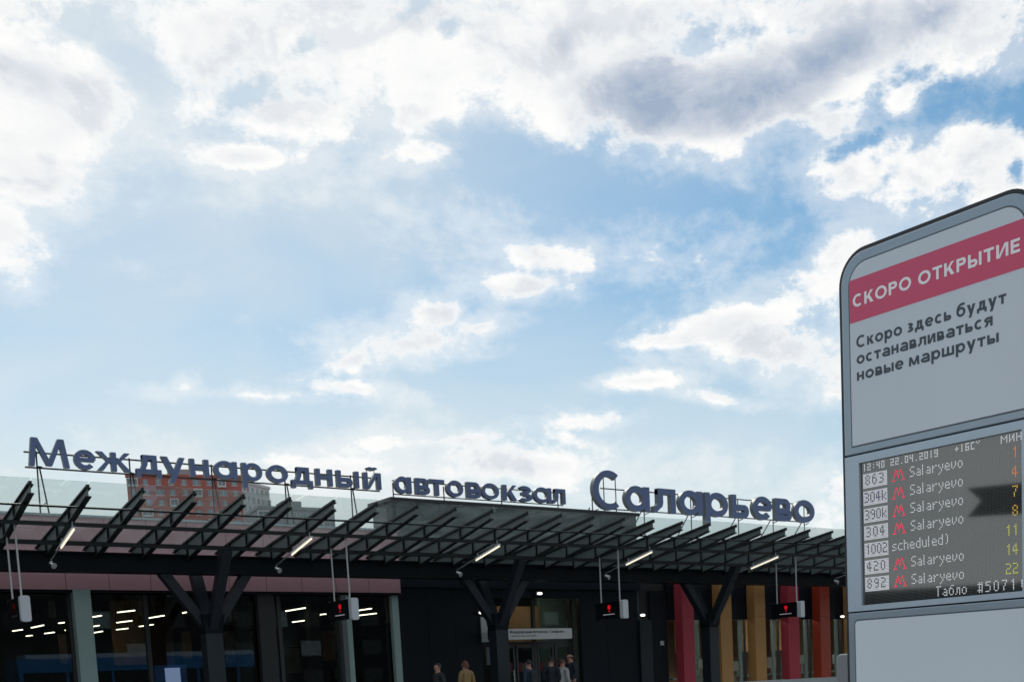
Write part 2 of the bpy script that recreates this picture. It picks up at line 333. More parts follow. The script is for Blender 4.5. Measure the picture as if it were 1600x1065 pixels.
def copy_tree(o, shift, label=None, parent=None):
    c = o.copy(); COL.objects.link(c)
    if parent is None: c.location = Vector(o.location) + Vector(shift)
    else: c.parent = parent
    if label: c['label'] = label
    for ch in list(o.children): copy_tree(ch, (0, 0, 0), None, c)
    return c

# ------------------------------------------------------------------ lettering: every glyph is drawn from bars and rings
def arc_quads(cx, cy, rx, ry, t, a0, a1, n=28, ty=None):
    ty = ty or t; out = []
    for i in range(n):
        p = R(a0 + (a1 - a0) * i / n); q = R(a0 + (a1 - a0) * (i + 1) / n)
        out.append([(cx + rx * math.cos(p), cy + ry * math.sin(p)), (cx + rx * math.cos(q), cy + ry * math.sin(q)),
                    (cx + (rx - t) * math.cos(q), cy + (ry - ty) * math.sin(q)), (cx + (rx - t) * math.cos(p), cy + (ry - ty) * math.sin(p))])
    return ('ring', out)
def bar(x0, x1, y0, y1): return ('poly', [(x0, y0), (x1, y0), (x1, y1), (x0, y1)])
def poly(*p): return ('poly', list(p))
def diag(x0, y0, x1, y1, t): return ('poly', [(x0, y0), (x0 + t, y0), (x1 + t, y1), (x1, y1)])
def glyph(ch, W, H, t, single=True):
    """shapes of one letter, W wide and H high (both without descender), pen t"""
    h = t * .86; r = W / 2
    def O(): return [arc_quads(r, H / 2, r, H / 2 + .02 * H, t, 0, 360, 40, h)]
    def bowl(x0, y0, y1, w):     # right-bulging bowl closed on its left
        ry = (y1 - y0) / 2; rx = min(ry, w * .62); xs = w - rx
        return [bar(x0, x0 + xs, y1 - h, y1), bar(x0, x0 + xs, y0, y0 + h), arc_quads(x0 + xs, (y0 + y1) / 2, rx, ry, t, -90, 90, 16, h)]
    if ch in 'оО': return O()
    if ch in 'сС': return [arc_quads(r * 1.08, H / 2, r * 1.08, H / 2 + .02 * H, t, 52, 308, 30, h)]
    if ch in 'еэ': return [arc_quads(r, H / 2, r, H / 2 + .02 * H, t, 0, 318, 34, h), bar(t * .6, W - t * .3, H / 2 - h * .42, H / 2 + h * .42)]
    if ch == 'Е': return [bar(0, t, 0, H), bar(t * .5, W, 0, h), bar(t * .5, W, H - h, H), bar(t * .5, W * .92, H / 2 - h / 2, H / 2 + h / 2)]
    if ch == 'а':
        if single: w = W - t * .35; return [arc_quads(w / 2, H / 2, w / 2, H / 2 + .02 * H, t, 0, 360, 40, h), bar(W - t, W, 0, H)]
        return [bar(W - t, W, 0, H * .62), arc_quads(r + t * .1, H * .62, r - t * .1, H * .40, t, 0, 150, 16, h), arc_quads(r * .92, H * .29, r * .92, H * .31, t, 70, 300, 20, h), bar(r * .9, W - t * .5, H * .60 - h, H * .60), bar(r * .9, W - t * .5, -.02 * H, h * .9)]
    if ch == 'р': 
        w = W - t * .25
        return [arc_quads(t * .25 + w / 2, H / 2, w / 2, H / 2 + .02 * H, t, 0, 360, 40, h), bar(0, t, -H * .42, H)]
    if ch == 'Р': return [bar(0, t, 0, H)] + bowl(t * .5, H * .42, H, W - t * .5)
    if ch in 'нН': return [bar(0, t, 0, H), bar(W - t, W, 0, H), bar(t * .5, W - t * .5, H / 2 - h / 2, H / 2 + h / 2)]
    if ch in 'тТ': return [bar(r - t / 2, r + t / 2, 0, H), bar(0, W, H - h, H)]
    if ch in 'лЛ': return [bar(W - t, W, 0, H), bar(W * .20, W - t * .5, H - h, H), poly((W * .20, H * .95), (W * .20, H * .4), (W * .17, h * 1.2), (W * .17 + t * .9, h * .9), (W * .20 + t, H * .4), (W * .20 + t, H * .95)), poly((0, 0), (W * .12, 0), (W * .17 + t * .9, h), (W * .18, h * 1.3), (0, h))]
    if ch in 'дД': return [bar(0, W, 0, h), bar(0, t * .9, -H * .24, h * .5), bar(W - t * .9, W, -H * .24, h * .5), bar(W * .84 - t, W * .84, h * .5, H), bar(W * .26, W * .84, H - h, H), poly((W * .13, h * .5), (W * .13 + t, h * .5), (W * .26 + t, H * .5), (W * .26 + t, H), (W * .26, H), (W * .26, H * .5))]
    if ch in 'вВ': return [bar(0, t, 0, H)] + bowl(t * .5, 0, H * .54, W - t * .5) + bowl(t * .5, H * .54 - h * .9, H, (W - t * .5) * .9)
    if ch in 'зЗ': return [arc_quads(W * .46, H * .27, W * .54, H * .29, t, -140, 90, 22, h), arc_quads(W * .46, H * .75, W * .46, H * .27, t, -90, 140, 22, h), bar(W * .28, W * .5, H * .5 - h * .45, H * .5 + h * .45)]
    if ch in 'кК': return [bar(0, t, 0, H), poly((t * .5, H * .36), (W - t * 1.25, H), (W - t * .02, H), (t * 1.3, H * .36)), poly((W * .30, H * .56), (W * .30 + t * .9, H * .72), (W, 0), (W - t * 1.3, 0))]
    if ch in 'жЖ':
        c = W / 2; s = t * 1.15; out = [bar(c - t / 2, c + t / 2, 0, H)]
        for g in (-1, 1):
            out += [poly((c + g * t * .2, H * .42), (c + g * (c - s), H), (c + g * c, H), (c + g * t * .2 + g * s * .6, H * .42)), poly((c + g * t * .3, H * .64), (c + g * (t * .3 + s * .75), H * .60), (c + g * c, 0), (c + g * (c - s), 0))]
        return out
    if ch in 'уУ': return [diag(W - t * 1.12, H, W * .5 - t * 1.10, -H * .42 if ch == 'у' else 0, t * 1.12), poly((0, H), (t * 1.2, H), (W * .5 + t * .45, H * .06), (W * .5 - t * .55, -.02 * H))]
    if ch in 'мМ':
        k = .10 if ch == 'М' else .04
        return [poly((0, 0), (t, 0), (W * k + t, H), (W * k, H)), poly((W - t, 0), (W, 0), (W - W * k, H), (W - W * k - t, H)), poly((W * k + t * .2, H), (W * k + t * 1.1, H), (r + t * .5, H * .04), (r - t * .5, H * .04)), poly((W - W * k - t * .2, H), (W - W * k - t * 1.1, H), (r - t * .5, H * .04), (r + t * .5, H * .04))]
    if ch in 'иИйЙ':
        out = [bar(0, t, 0, H), bar(W - t, W, 0, H), poly((t * .5, 0), (t * 1.35, 0), (W - t * .5, H), (W - t * 1.35, H))]
        if ch in 'йЙ': out.append(arc_quads(r, H * 1.36, W * .34, H * .23, t * .8, 200, 340, 12, h * .8))
        return out
    if ch in 'ьЬ': return [bar(0, t, 0, H)] + bowl(t * .5, 0, H * .58, W - t * .5)
    if ch in 'ыЫ': return [bar(0, t, 0, H)] + bowl(t * .5, 0, H * .58, W * .70 - t * .5) + [bar(W - t, W, 0, H)]
    if ch in 'шШ': return [bar(0, t, 0, H), bar(r - t / 2, r + t / 2, 0, H), bar(W - t, W, 0, H), bar(t * .5, W - t * .5, 0, h)]
    if ch in 'яЯ': return [bar(W - t, W, 0, H), bar(W * .40, W - t * .5, H - h, H), bar(W * .40, W - t * .5, H * .40, H * .40 + h), arc_quads(W * .42, H * .70, W * .42, H * .30, t, 90, 270, 16, h), poly((0, 0), (t * 1.2, 0), (W * .58, H * .45), (W * .30, H * .45))]
    if ch == 'б': return [arc_quads(r, H / 2, r, H / 2 + .02 * H, t, 0, 360, 40, h), arc_quads(W * .62, H * .62, W * .62, H * .82, t, 100, 185, 14, h), bar(W * .5, W * .92, H * 1.44 - h, H * 1.44)]
    if ch == '«' or ch == '»':
        s = 1 if ch == '«' else -1; c = r
        return [poly((c + s * .0 * W, H * .5), (c + s * W * .3, H * .8), (c + s * W * .45, H * .8), (c + s * W * .15, H * .5), (c + s * W * .45, H * .2), (c + s * W * .3, H * .2))]
    return []
WR = dict(zip('осаернтлдвзкжумийьышябСОРТКЫИЕМ', (1.0, .86, .95, .95, .95, .84, .80, .92, 1.02, .82, .76, .84, 1.22, .90, 1.15, .88, .88, .80, 1.12, 1.28, .86, .98, .88, 1.02, .72, .76, .80, 1.02, .88, .66, 1.1)))
def put_glyph(mb, ch, u0, v0, W, H, t, fn, d0, d1, eps, single=True, side=None):
    k = 0
    for kind, sh in glyph(ch, W, H, t, single):
        quads = sh if kind == 'ring' else [sh]
        for q in quads: mb.prism([(u0 + a, v0 + b) for a, b in q], fn, d0 - eps * k, d1 + eps * k, 0, side)
        k += 1
def text_words(text, u0, u1, v0, xh, cap, t, fn, d0, d1, eps, single=True):
    out = []; text_line(text, u0, u1, v0, xh, cap, t, fn, d0, d1, eps, single, out); return [(str(i), m) for i, m in enumerate(out) if m.v]
def text_line(text, u0, u1, v0, xh, cap, t, fn, d0, d1, eps, single=True, words=None):
    """a printed line fitted between u0 and u1"""
    ws = []
    for c in text:
        if c == ' ': ws.append((0, 0, xh * .42)); continue
        up = c.isupper(); H = cap if up else xh; w = WR.get(c, .8) * H; ws.append((w, H, w + xh * .17))
    tot = sum(a[2] for a in ws) - xh * .17; s = (u1 - u0) / tot; mb = MB(); u = u0
    for c, (w, H, adv) in zip(text, ws):
        if w: put_glyph(mb, c, u, v0, w * s, H, t, fn, d0, d1, eps, single)
        elif words is not None: words.append(mb); mb = MB()
        u += adv * s
    if words is not None: words.append(mb)
    return mb

# ------------------------------------------------------------------ ground
g = MB(); g.add([(-1500, -1500, -.004), (1500, -1500, -.004), (1500, 2500, -.004), (-1500, 2500, -.004)], [(0, 1, 2, 3)])
tag(obj('ground', g, 'asphalt'), kind='structure')
p = MB(); p.box(-50, 46, 22.5, 29.9, -.05, .12); tag(obj('pavement', p, 'paving_grey'), kind='structure')
p = MB(); p.box(-50, 46, 22.2, 22.495, -.05, .135); tag(obj('kerb', p, 'kerb_stone'), kind='structure')
p = MB(); p.box(1.5, 9, -4, 5.6, -.05, .11); tag(obj('stop_island', p, 'paving_grey'), kind='structure')

# ------------------------------------------------------------------ terminal building
T = empty('terminal_building', (20, 30, 0), 'long low bus terminal with dusky pink cladding, dark entrance portal and glazed halls', 'building')
def part(name, mb, m, parent=T, **k): return obj(name, mb, m, parent, **k)
# pink cladding cassettes, two rows, 12 mm joints
k = 0
for i in range(-58, 11):
    x0 = 4.895 + .968 * i; x1 = x0 + .968
    if x0 > 15.3: break
    x1 = min(x1, 15.56)
    if i < -6: continue
    for z0, z1 in ((3.77, 4.62), (4.62, 5.46)):
        q = MB(); q.box(x0 + .006, x1 - .006, 30.0, 30.05, z0 + (.006 if z0 > 4 else 0), z1 - .006); part('cladding_panel', q, 'cladding_pink')
q = MB(); q.box(-12, -.92, 30.0, 30.05, 3.77, 5.46); part('fascia_end', q, 'cladding_pink')
for i in range(10):
    x0 = 24.45 + .968 * i + .1; q = MB(); q.box(x0 + .006, x0 + .962, 30.22, 30.27, 4.3, 5.40); part('cladding_panel', q, 'cladding_pink')
q = MB(); q.box(-12, 15.56, 30.055, 30.6, 3.70, 5.44).box(24.42, 46, 30.275, 30.9, 4.3, 5.38); part('fascia_backing', q, 'trim_black')
q = MB(); q.box(-12, 15.58, 29.98, 30.65, 5.462, 5.52).box(24.43, 46, 30.2, 30.95, 5.402, 5.45); part('parapet_coping', q, 'coping_grey')
q = MB(); q.box(-12, 46, 30.66, 52, 4.9, 5.1); part('roof_slab', q, 'roof_grey')
q = MB(); q.box(-12, 15.5, 30.0, 30.5, 0, .35).box(-12, 15.5, 30.02, 30.5, 3.70, 3.769); part('plinth', q, 'graphite_panel')
# portal
q = MB(); q.box(15.62, 24.40, 31.15, 31.6, 5.1, 6.35).box(15.62, 15.70, 30.36, 31.15, 3.0, 6.35).box(24.32, 24.40, 30.36, 31.15, 3.0, 6.35); part('portal_side', q, 'portal_panel')
for i in range(6):
    x0 = 15.62 + 8.78 / 6 * i; x1 = x0 + 8.78 / 6
    q = MB(); q.box(x0 + .006, x1 - .006, 30.30, 30.36, 4.30, 6.35); part('portal_panel', q, 'portal_panel')
q = MB(); q.box(15.52, 24.48, 30.22, 31.7, 6.352, 6.45); part('portal_trim', q, 'trim_black')
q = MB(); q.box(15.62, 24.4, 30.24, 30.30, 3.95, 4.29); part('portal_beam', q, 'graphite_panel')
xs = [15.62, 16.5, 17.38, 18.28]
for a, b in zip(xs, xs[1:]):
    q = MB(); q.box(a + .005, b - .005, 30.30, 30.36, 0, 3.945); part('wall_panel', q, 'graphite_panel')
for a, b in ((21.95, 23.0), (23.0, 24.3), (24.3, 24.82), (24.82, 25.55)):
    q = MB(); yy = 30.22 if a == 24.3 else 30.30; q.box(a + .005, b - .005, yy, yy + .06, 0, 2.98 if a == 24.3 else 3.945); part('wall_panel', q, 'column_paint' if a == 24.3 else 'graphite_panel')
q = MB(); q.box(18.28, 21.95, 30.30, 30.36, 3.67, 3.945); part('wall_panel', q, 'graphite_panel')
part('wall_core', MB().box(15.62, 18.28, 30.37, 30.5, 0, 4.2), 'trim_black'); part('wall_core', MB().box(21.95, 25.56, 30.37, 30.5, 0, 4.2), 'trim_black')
# entrance: glazing with transom and doors
E_ = obj('entrance_glazing', MB().box(18.28, 21.95, 30.72, 30.74, 2.36, 3.66), 'facade_glass', T)
for xx in (18.28, 18.90, 20.38, 21.80):
    obj('mullion', MB().box(xx, xx + .09, 30.66, 30.78, 0, 3.66), 'mullion_dark', E_)
obj('transom', MB().box(18.37, 21.80, 30.67, 30.77, 2.26, 2.36), 'mullion_dark', E_)
for i, (a, b) in enumerate(((18.99, 19.66), (19.70, 20.36), (20.49, 21.12), (21.16, 21.78))):
    d = obj('door', MB().box(a, b, 30.70, 30.715, .05, 2.24), 'facade_glass', T)
    obj('door_frame', MB().box(a, a + .07, 30.66, 30.75, .0, 2.255).box(b - .07, b, 30.66, 30.75, .0, 2.255).box(a + .07, b - .07, 30.665, 30.745, 2.17, 2.25).box(a + .07, b - .07, 30.665, 30.745, 0, .12), 'mullion_dark', d)
    obj('door_handle', MB().tube((b - .12, 30.60, .8), (b - .12, 30.60, 1.5), .016), 'metal_bright', d)
part('portal_wood', MB().box(20.15, 21.86, 32.5, 32.65, 2.25, 3.58), 'wood'); part('lobby_wall', MB().box(18.3, 20.14, 32.55, 32.65, 0, 4.2), 'interior_dark')
part('portal_grey_wall', MB().box(21.9, 24.2, 32.6, 32.75, 0, 4.0), 'column_green')
# left hall glazing with its mullions
gx = [-12, -6.0, -1.2, 3.2, 6.94, 10.4, 13.72, 15.38]
for a, b in zip(gx, gx[1:]):
    n = 1 if b - a < 2 else 2; w = (b - a) / n
    for j in range(n):
        if a < -2: 
            if j: continue
            w2 = b - a
        else: w2 = w
        pn = part('window', MB().box(a + j * w + .04, a + j * w + w2 - .04, 30.32, 30.34, .36, 3.695), 'facade_glass')
        obj('mullion', MB().box(a + j * w, a + j * w + .05, 30.26, 30.40, .355, 3.697), 'mullion_dark', pn); obj('mullion', MB().box(a + j * w + w2 - .05, a + j * w + w2 - .002, 30.26, 30.40, .355, 3.697), 'mullion_dark', pn)
part('green_pilaster', MB().box(6.96, 7.34, 29.95, 30.25, 0, 3.765), 'column_green')
part('green_pilaster', MB().box(13.72, 13.86, 30.02, 30.25, 0, 3.765), 'mullion'); part('green_pilaster', MB().box(13.863, 14.02, 30.05, 30.25, 0, 3.765), 'column_green')
part('green_pilaster', MB().box(15.28, 15.48, 30.08, 30.25, 0, 3.765), 'column_green')
part('dark_pilaster', MB().box(11.42, 11.86, 30.05, 30.25, 0, 3.765), 'trim_black')
part('corner_pier', MB().box(15.50, 15.61, 30.12, 30.5, 0, 6.2), 'graphite_panel')
# interior of the left hall
part('hall_floor', MB().box(-12, 35, 30.5, 50, -.02, .05), 'interior_floor')
part('hall_ceiling', MB().box(-12, 35, 30.7, 50, 4.8, 4.85), 'interior_dark')
part('hall_back_wall', MB().box(-12, 35, 50, 50.3, 0, 4.8), 'interior_dark')
part('hall_side_wall', MB().box(18.05, 18.2, 31.2, 32.5, 0, 4.8), 'interior_dark'); part('hall_end_wall', MB().box(-12.3, -12, 30.5, 50, 0, 4.8).box(38.1, 38.3, 30.9, 50, 0, 4.8), 'interior_wall')
for a, b, z0, z1, m in ((12.17, 13.31, 2.38, 4.79, 'wood'), (13.56, 14.34, 2.35, 4.79, 'wood_dark'), (14.73, 15.04, 2.58, 3.61, 'wood_orange'), (10.28, 10.60, 2.50, 3.56, 'wood_dark'), (19.99, 21.04, 2.34, 3.57, 'wood_orange'), (18.40, 18.80, 4.29, 4.76, 'wood_orange'), (10.03, 10.25, 4.19, 4.79, 'interior_grey'), (16.42, 17.51, 2.31, 3.61, 'wood_grey'), (16.46, 17.63, 3.86, 4.75, 'interior_grey'), (18.35, 19.38, 2.92, 3.85, 'interior_grey'), (18.25, 19.44, 1.85, 2.89, 'wood_grey')):
    part('interior_panel', MB().box(a, b, 46.9, 47.1, z0, z1), m)
for a, y in ((11.9, 33.0), (14.7, 34.5), (8.6, 38), (16.9, 37)):
    part('interior_column', MB().box(a, a + .35, y, y + .35, .05, 4.79), 'interior_dark')
# right wing: fins, dark band, glazing, sill
part('dark_band', MB().box(25.56, 46, 30.28, 30.34, 2.97, 4.298), 'graphite_panel')
part('window_sill', MB().box(25.4, 46, 29.72, 30.6, 0, .78), 'coping_grey')
FX = [(25.88, 26.40, 'fin_crimson', 'crimson fin beside the dark portal wall'), (27.62, 28.16, 'fin_ochre', 'ochre fin partly behind the forked column'), (29.28, 29.80, 'fin_ochre', 'ochre fin standing clear right of the forked column'), (30.97, 31.53, 'fin_crimson', 'crimson fin behind the hanging display'), (32.67, 33.19, 'fin_orange', 'orange red fin'), (34.4, 34.9, 'fin_ochre', None)]
for a, b, m, lab in FX:
    f = part('facade_fin', MB().box(a, b, 29.88, 30.275, .785, 3.048).box(a, b, 29.88, 30.275, 3.055, 4.29), m)
    if lab: f['label'] = lab
for (a0, a, _, _), (b0, b, _, _) in zip(FX, FX[1:]):
    w = part('window', MB().box(a + .03, b0 - .03, 30.42, 30.44, .785, 2.965), 'facade_glass')
    c = a + (b0 - a) * .72
    obj('mullion', MB().box(a + .0, a + .05, 30.38, 30.46, .783, 2.968), 'mullion', w); obj('mullion', MB().box(c, c + .10, 30.37, 30.47, .783, 2.968), 'column_green', w); obj('mullion', MB().box(b0 - .05, b0, 30.38, 30.46, .783, 2.968), 'mullion', w)
    part('interior_panel', MB().box(a + .25, a + .85, 33.2, 33.3, 1.9, 3.2), 'wood_orange'); part('interior_panel', MB().box(a + .9, a + 1.5, 33.3, 33.4, .8, 3.2), 'column_green')
part('office_desk', MB().box(26.5, 37, 31.2, 31.9, .95, 1.0), 'coping_grey')
part('ground_beam', MB().box(25.4, 46, 29.6, 29.72, 0, .5), 'paving_grey')

# interior lights of the hall, hung below its ceiling
SL = [((8.42, 45.03), (8.57, 44.26)), ((9.56, 48.79), (9.67, 48.35)), ((8.63, 43.12), (8.70, 41.67)), ((9.84, 47.03), (9.98, 46.2)), ((8.94, 40.66), (9.08, 40.0)), ((10.07, 44.95), (10.13, 44.56)), ((9.16, 37.95), (9.29, 36.91)), ((10.4, 43.03), (10.5, 42.11)), ((11.49, 46.97), (11.54, 45.88)), ((9.39, 35.51), (9.63, 34.71)), ((10.66, 40.52), (10.85, 39.51)), ((11.77, 44.87), (11.95, 44.08)), ((11.0, 38.23), (11.11, 37.0)), ((12.02, 42.9), (12.16, 41.78)), ((11.32, 35.83), (11.29, 35.27)), ((14.18, 35.02), (14.21, 33.61)), ((15.95, 37.55), (16.09, 36.42)), ((16.79, 40.93), (16.84, 40.0)), ((16.46, 34.74), (16.48, 33.86)), ((17.64, 37.3), (17.77, 36.16)), ((17.5, 39.19), (17.6, 38.5))]
GP = 'thin glowing strip light on the dark hall ceiling '
GL = [GP + 'seen left of the green pilaster'] * 6 + [GP + 'just right of the green pilaster'] * 3 + [GP + 'between green pilaster and forked column'] * 6 + [GP + 'behind the second hanging display'] * 6
for i, (a, b) in enumerate(SL):
    e = empty('ceiling_light', ((a[0] + b[0]) / 2, (a[1] + b[1]) / 2, 3.6), GL[i], 'ceiling light', ['strip lights left of the green pilaster', 'strip lights right of the green pilaster', 'strip lights left of the forked column', 'strip lights behind the second display'][0 if i < 6 else 1 if i < 9 else 2 if i < 15 else 3])
    obj('lamp_housing', MB().beam((a[0], a[1], 3.635), (b[0], b[1], 3.635), .06, .04).tube((a[0], a[1], 3.65), (a[0], a[1], 4.8), .008, 5).tube((b[0], b[1], 3.65), (b[0], b[1], 4.8), .008, 5), 'rail_black', e)
    obj('diffuser', MB().beam((a[0], a[1], 3.60), (b[0], b[1], 3.60), .042, .024), 'strip_light', e)

e = empty('lobby_light', (20.6, 31.6, 4.0), 'strip light on the lobby ceiling above the entrance doors, out of sight behind the lintel', 'ceiling light')
obj('lamp_housing', MB().box(19.6, 22.0, 31.5, 31.65, 4.03, 4.08), 'rail_black', e); obj('diffuser', MB().box(19.6, 22.0, 31.5, 31.65, 4.0, 4.03), 'strip_light', e)
for x in (27.6, 29.8, 32.0, 34.2):
    e = empty('office_light', (x, 31.8, 3.3), 'strip light over the office desk hidden behind the dark band of the right wing', 'ceiling light', 'strip lights over the office desk')
    obj('lamp_housing', MB().box(x - .6, x + .6, 30.95, 31.2, 3.33, 3.38), 'rail_black', e); obj('diffuser', MB().box(x - .6, x + .6, 31.0, 31.2, 3.30, 3.33), 'office_strip', e)
part('office_back_wall', MB().box(25.6, 38, 34.2, 34.3, 0, 4.2), 'interior_wall'); part('office_ceiling', MB().box(25.6, 38, 30.7, 34.2, 3.5, 3.6), 'interior_dark')
# ------------------------------------------------------------------ canopy
CN = empty('canopy', (17, 28, 0), 'long sloping glass canopy on dark tapered steel ribs along the terminal front', 'canopy')
def ztop(y): return 5.215 - .136 * (y - 24.2)
def zbot(y): return 5.035 - .20 * (y - 24.2)
def rib_mb():
    q = MB(); ya, yb = 24.18, 28.9
    def sl(y0, y1, zf, t, w):
        vs = []
        for y in (y0, y1):
            for x, z in ((-w, zf(y)), (w, zf(y)), (w, zf(y) - t), (-w, zf(y) - t)): vs.append((x, y, z))
        q.add(vs, [(0, 1, 2, 3), (7, 6, 5, 4), (0, 4, 5, 1), (1, 5, 6, 2), (2, 6, 7, 3), (3, 7, 4, 0)])
    sl(ya, yb, ztop, .022, .06); sl(ya + .02, yb, lambda y: zbot(y) + .022, .022, .06)
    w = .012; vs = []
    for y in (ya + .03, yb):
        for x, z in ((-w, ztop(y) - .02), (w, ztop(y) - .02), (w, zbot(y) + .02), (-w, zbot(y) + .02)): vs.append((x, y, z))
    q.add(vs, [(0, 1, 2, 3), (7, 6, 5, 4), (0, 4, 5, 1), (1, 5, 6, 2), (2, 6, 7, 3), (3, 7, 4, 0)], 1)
    for y in (25.65, 26.75, 27.85): q.box(-.058, .058, y, y + .02, zbot(y) + .02, ztop(y) - .024)
    # glazing bar standing on the top flange
    sl(ya - .03, yb, lambda y: ztop(y) + .045, .044, .028)
    return q
rib0 = obj('rib', rib_mb(), ['steel_dark', 'steel_web_lit'], CN)
XR = [5.05 + k for k in range(-3, 34)]
for i, x in enumerate(XR):
    o = rib0 if i == 0 else rib0.copy()
    if i: COL.objects.link(o)
    o.location = (x, 0, 0)
gy = [(24.00, 26.70), (26.706, 29.2)]
for x in XR[:-1]:
    for (a, b) in gy:
        q = MB(); x0, x1 = x + .012, x + .988; z = lambda y: ztop(y) + .052
        vs = [(x0, a, z(a)), (x1, a, z(a)), (x1, b, z(b)), (x0, b, z(b))]; q.add(vs, [(0, 1, 2, 3)])
        q.add([(x0, a, z(a) - .012), (x1, a, z(a) - .012), (x1, a, z(a) - .0005), (x0, a, z(a) - .0005)], [(0, 1, 2, 3)])
        obj('glass_pane', q, 'canopy_glass', CN)
XA, XB = -12.0, 39.0
q = MB(); q.tube((XA, 24.72, zbot(24.72) - .025), (XB, 24.72, zbot(24.72) - .025), .022, 8); obj('purlin', q, 'steel_dark', CN)
q = MB(); q.box(XA, XB, 25.62, 25.72, zbot(25.67) - .075, zbot(25.67) - .002); obj('purlin', q, 'steel_dark', CN)
q = MB(); q.box(XA, XB, 26.78, 26.88, zbot(26.8) - .09, zbot(26.8) - .002); obj('purlin', q, 'steel_dark', CN)
q = MB(); q.box(XA, XB, 27.92, 28.28, 4.03, 4.40).box(XA, XB, 27.85, 28.35, 3.99, 4.03).box(XA, XB, 27.85, 28.35, 4.385, 4.42); obj('girder', q, 'girder_dark', CN)
q = MB(); q.box(XA, XB, 28.9, 29.2, 4.25, 4.52); obj('rear_gutter', q, 'girder_dark', CN)
for i, x in enumerate((-6.6, 1.45, 9.5, 17.5, 25.5, 33.5)):
    c = obj('column', MB().box(x - .2, x + .2, 27.90, 28.30, .12, 2.86).box(x - .26, x + .26, 27.84, 28.36, .115, .16), 'column_paint', CN)
    if x == 9.5: c['label'] = 'forked steel column in front of the glazed left hall'
    if x == 17.5: c['label'] = 'forked steel column in front of the dark entrance portal'
    if x == 25.5: c['label'] = 'forked steel column between the crimson and ochre fins'
    top = Vector((x, 28.1, 2.75))
    for dx, dy, zt in ((-1.02, 0, 4.03), (.95, 0, 4.03), (0, .95, 4.3), (.06, -1.25, zbot(26.85) - .05)):
        a = top + Vector((dx * .02, dy * .02, -.12)); b = Vector((x + dx, 28.1 + dy, zt))
        obj('branch', MB().beam(a, b, .20, .24, (0, 1, 0) if dx else (1, 0, 0), .22, .26), 'column_paint', c)
    obj('node_casing', MB().add([(x - .2, 27.895, 2.6), (x + .2, 27.895, 2.6), (x + .2, 28.305, 2.6), (x - .2, 28.305, 2.6), (x - .27, 27.85, 3.05), (x + .27, 27.85, 3.05), (x + .27, 28.35, 3.05), (x - .27, 28.35, 3.05)], [(0, 3, 2, 1), (4, 5, 6, 7), (0, 1, 5, 4), (1, 2, 6, 5), (2, 3, 7, 6), (3, 0, 4, 7)]), 'girder_dark', c)

# tube lights hung under ribs, spotlights behind them
pl = ['left end of the canopy', 'left of the second hanging display', 'left of the entrance sign', 'just right of the third hanging display', 'above the coloured fins']
for i, x in enumerate((6.05, 11.05, 16.05, 21.05, 26.05, 31.05)):
    xx = x - .0
    if i < 5:
        e = empty('tube_light', (xx, 26.1, 4.3), 'slanted glowing tube light under a canopy rib, ' + pl[i] if i < 5 else '', 'lamp', 'tube lights under the canopy ribs')
        a = (xx, 25.50, zbot(25.5) - .19); b = (xx, 26.68, zbot(26.68) - .19)
        obj('glowing_tube', MB().tube(a, b, .019, 10), 'tube_light', e)
        obj('housing', MB().beam((a[0], a[1], a[2] + .045), (b[0], b[1], b[2] + .045), .075, .035).beam((a[0], a[1] + .1, a[2] + .06), (a[0], a[1] + .1, a[2] + .19), .02, .02).beam((b[0], b[1] - .1, b[2] + .06), (b[0], b[1] - .1, b[2] + .19), .02, .02), 'cap_grey', e)
    lab = ['under the leftmost end of the girder', 'left of the second hanging display', 'left of the middle forked column', 'left of the third display rods', 'beside the right forked column', 'over the orange fin'][i]
    s = empty('spotlight', (xx, 27.7, 4.10), 'small clear spotlight on a thin conduit, ' + lab, 'spotlight', 'spotlights under the canopy')
    obj('lamp_head', MB().tube((xx - .02, 27.66, 4.12), (xx + .02, 27.54, 4.06), .045, 12, .065).tube((xx, 27.7, 4.16), (xx, 27.66, 4.12), .03, 8), 'metal_bright', s)
    obj('conduit', MB().tube((xx, 26.7, zbot(26.7) - .14), (xx, 27.68, 4.20), .014, 6), 'rod_grey', s)

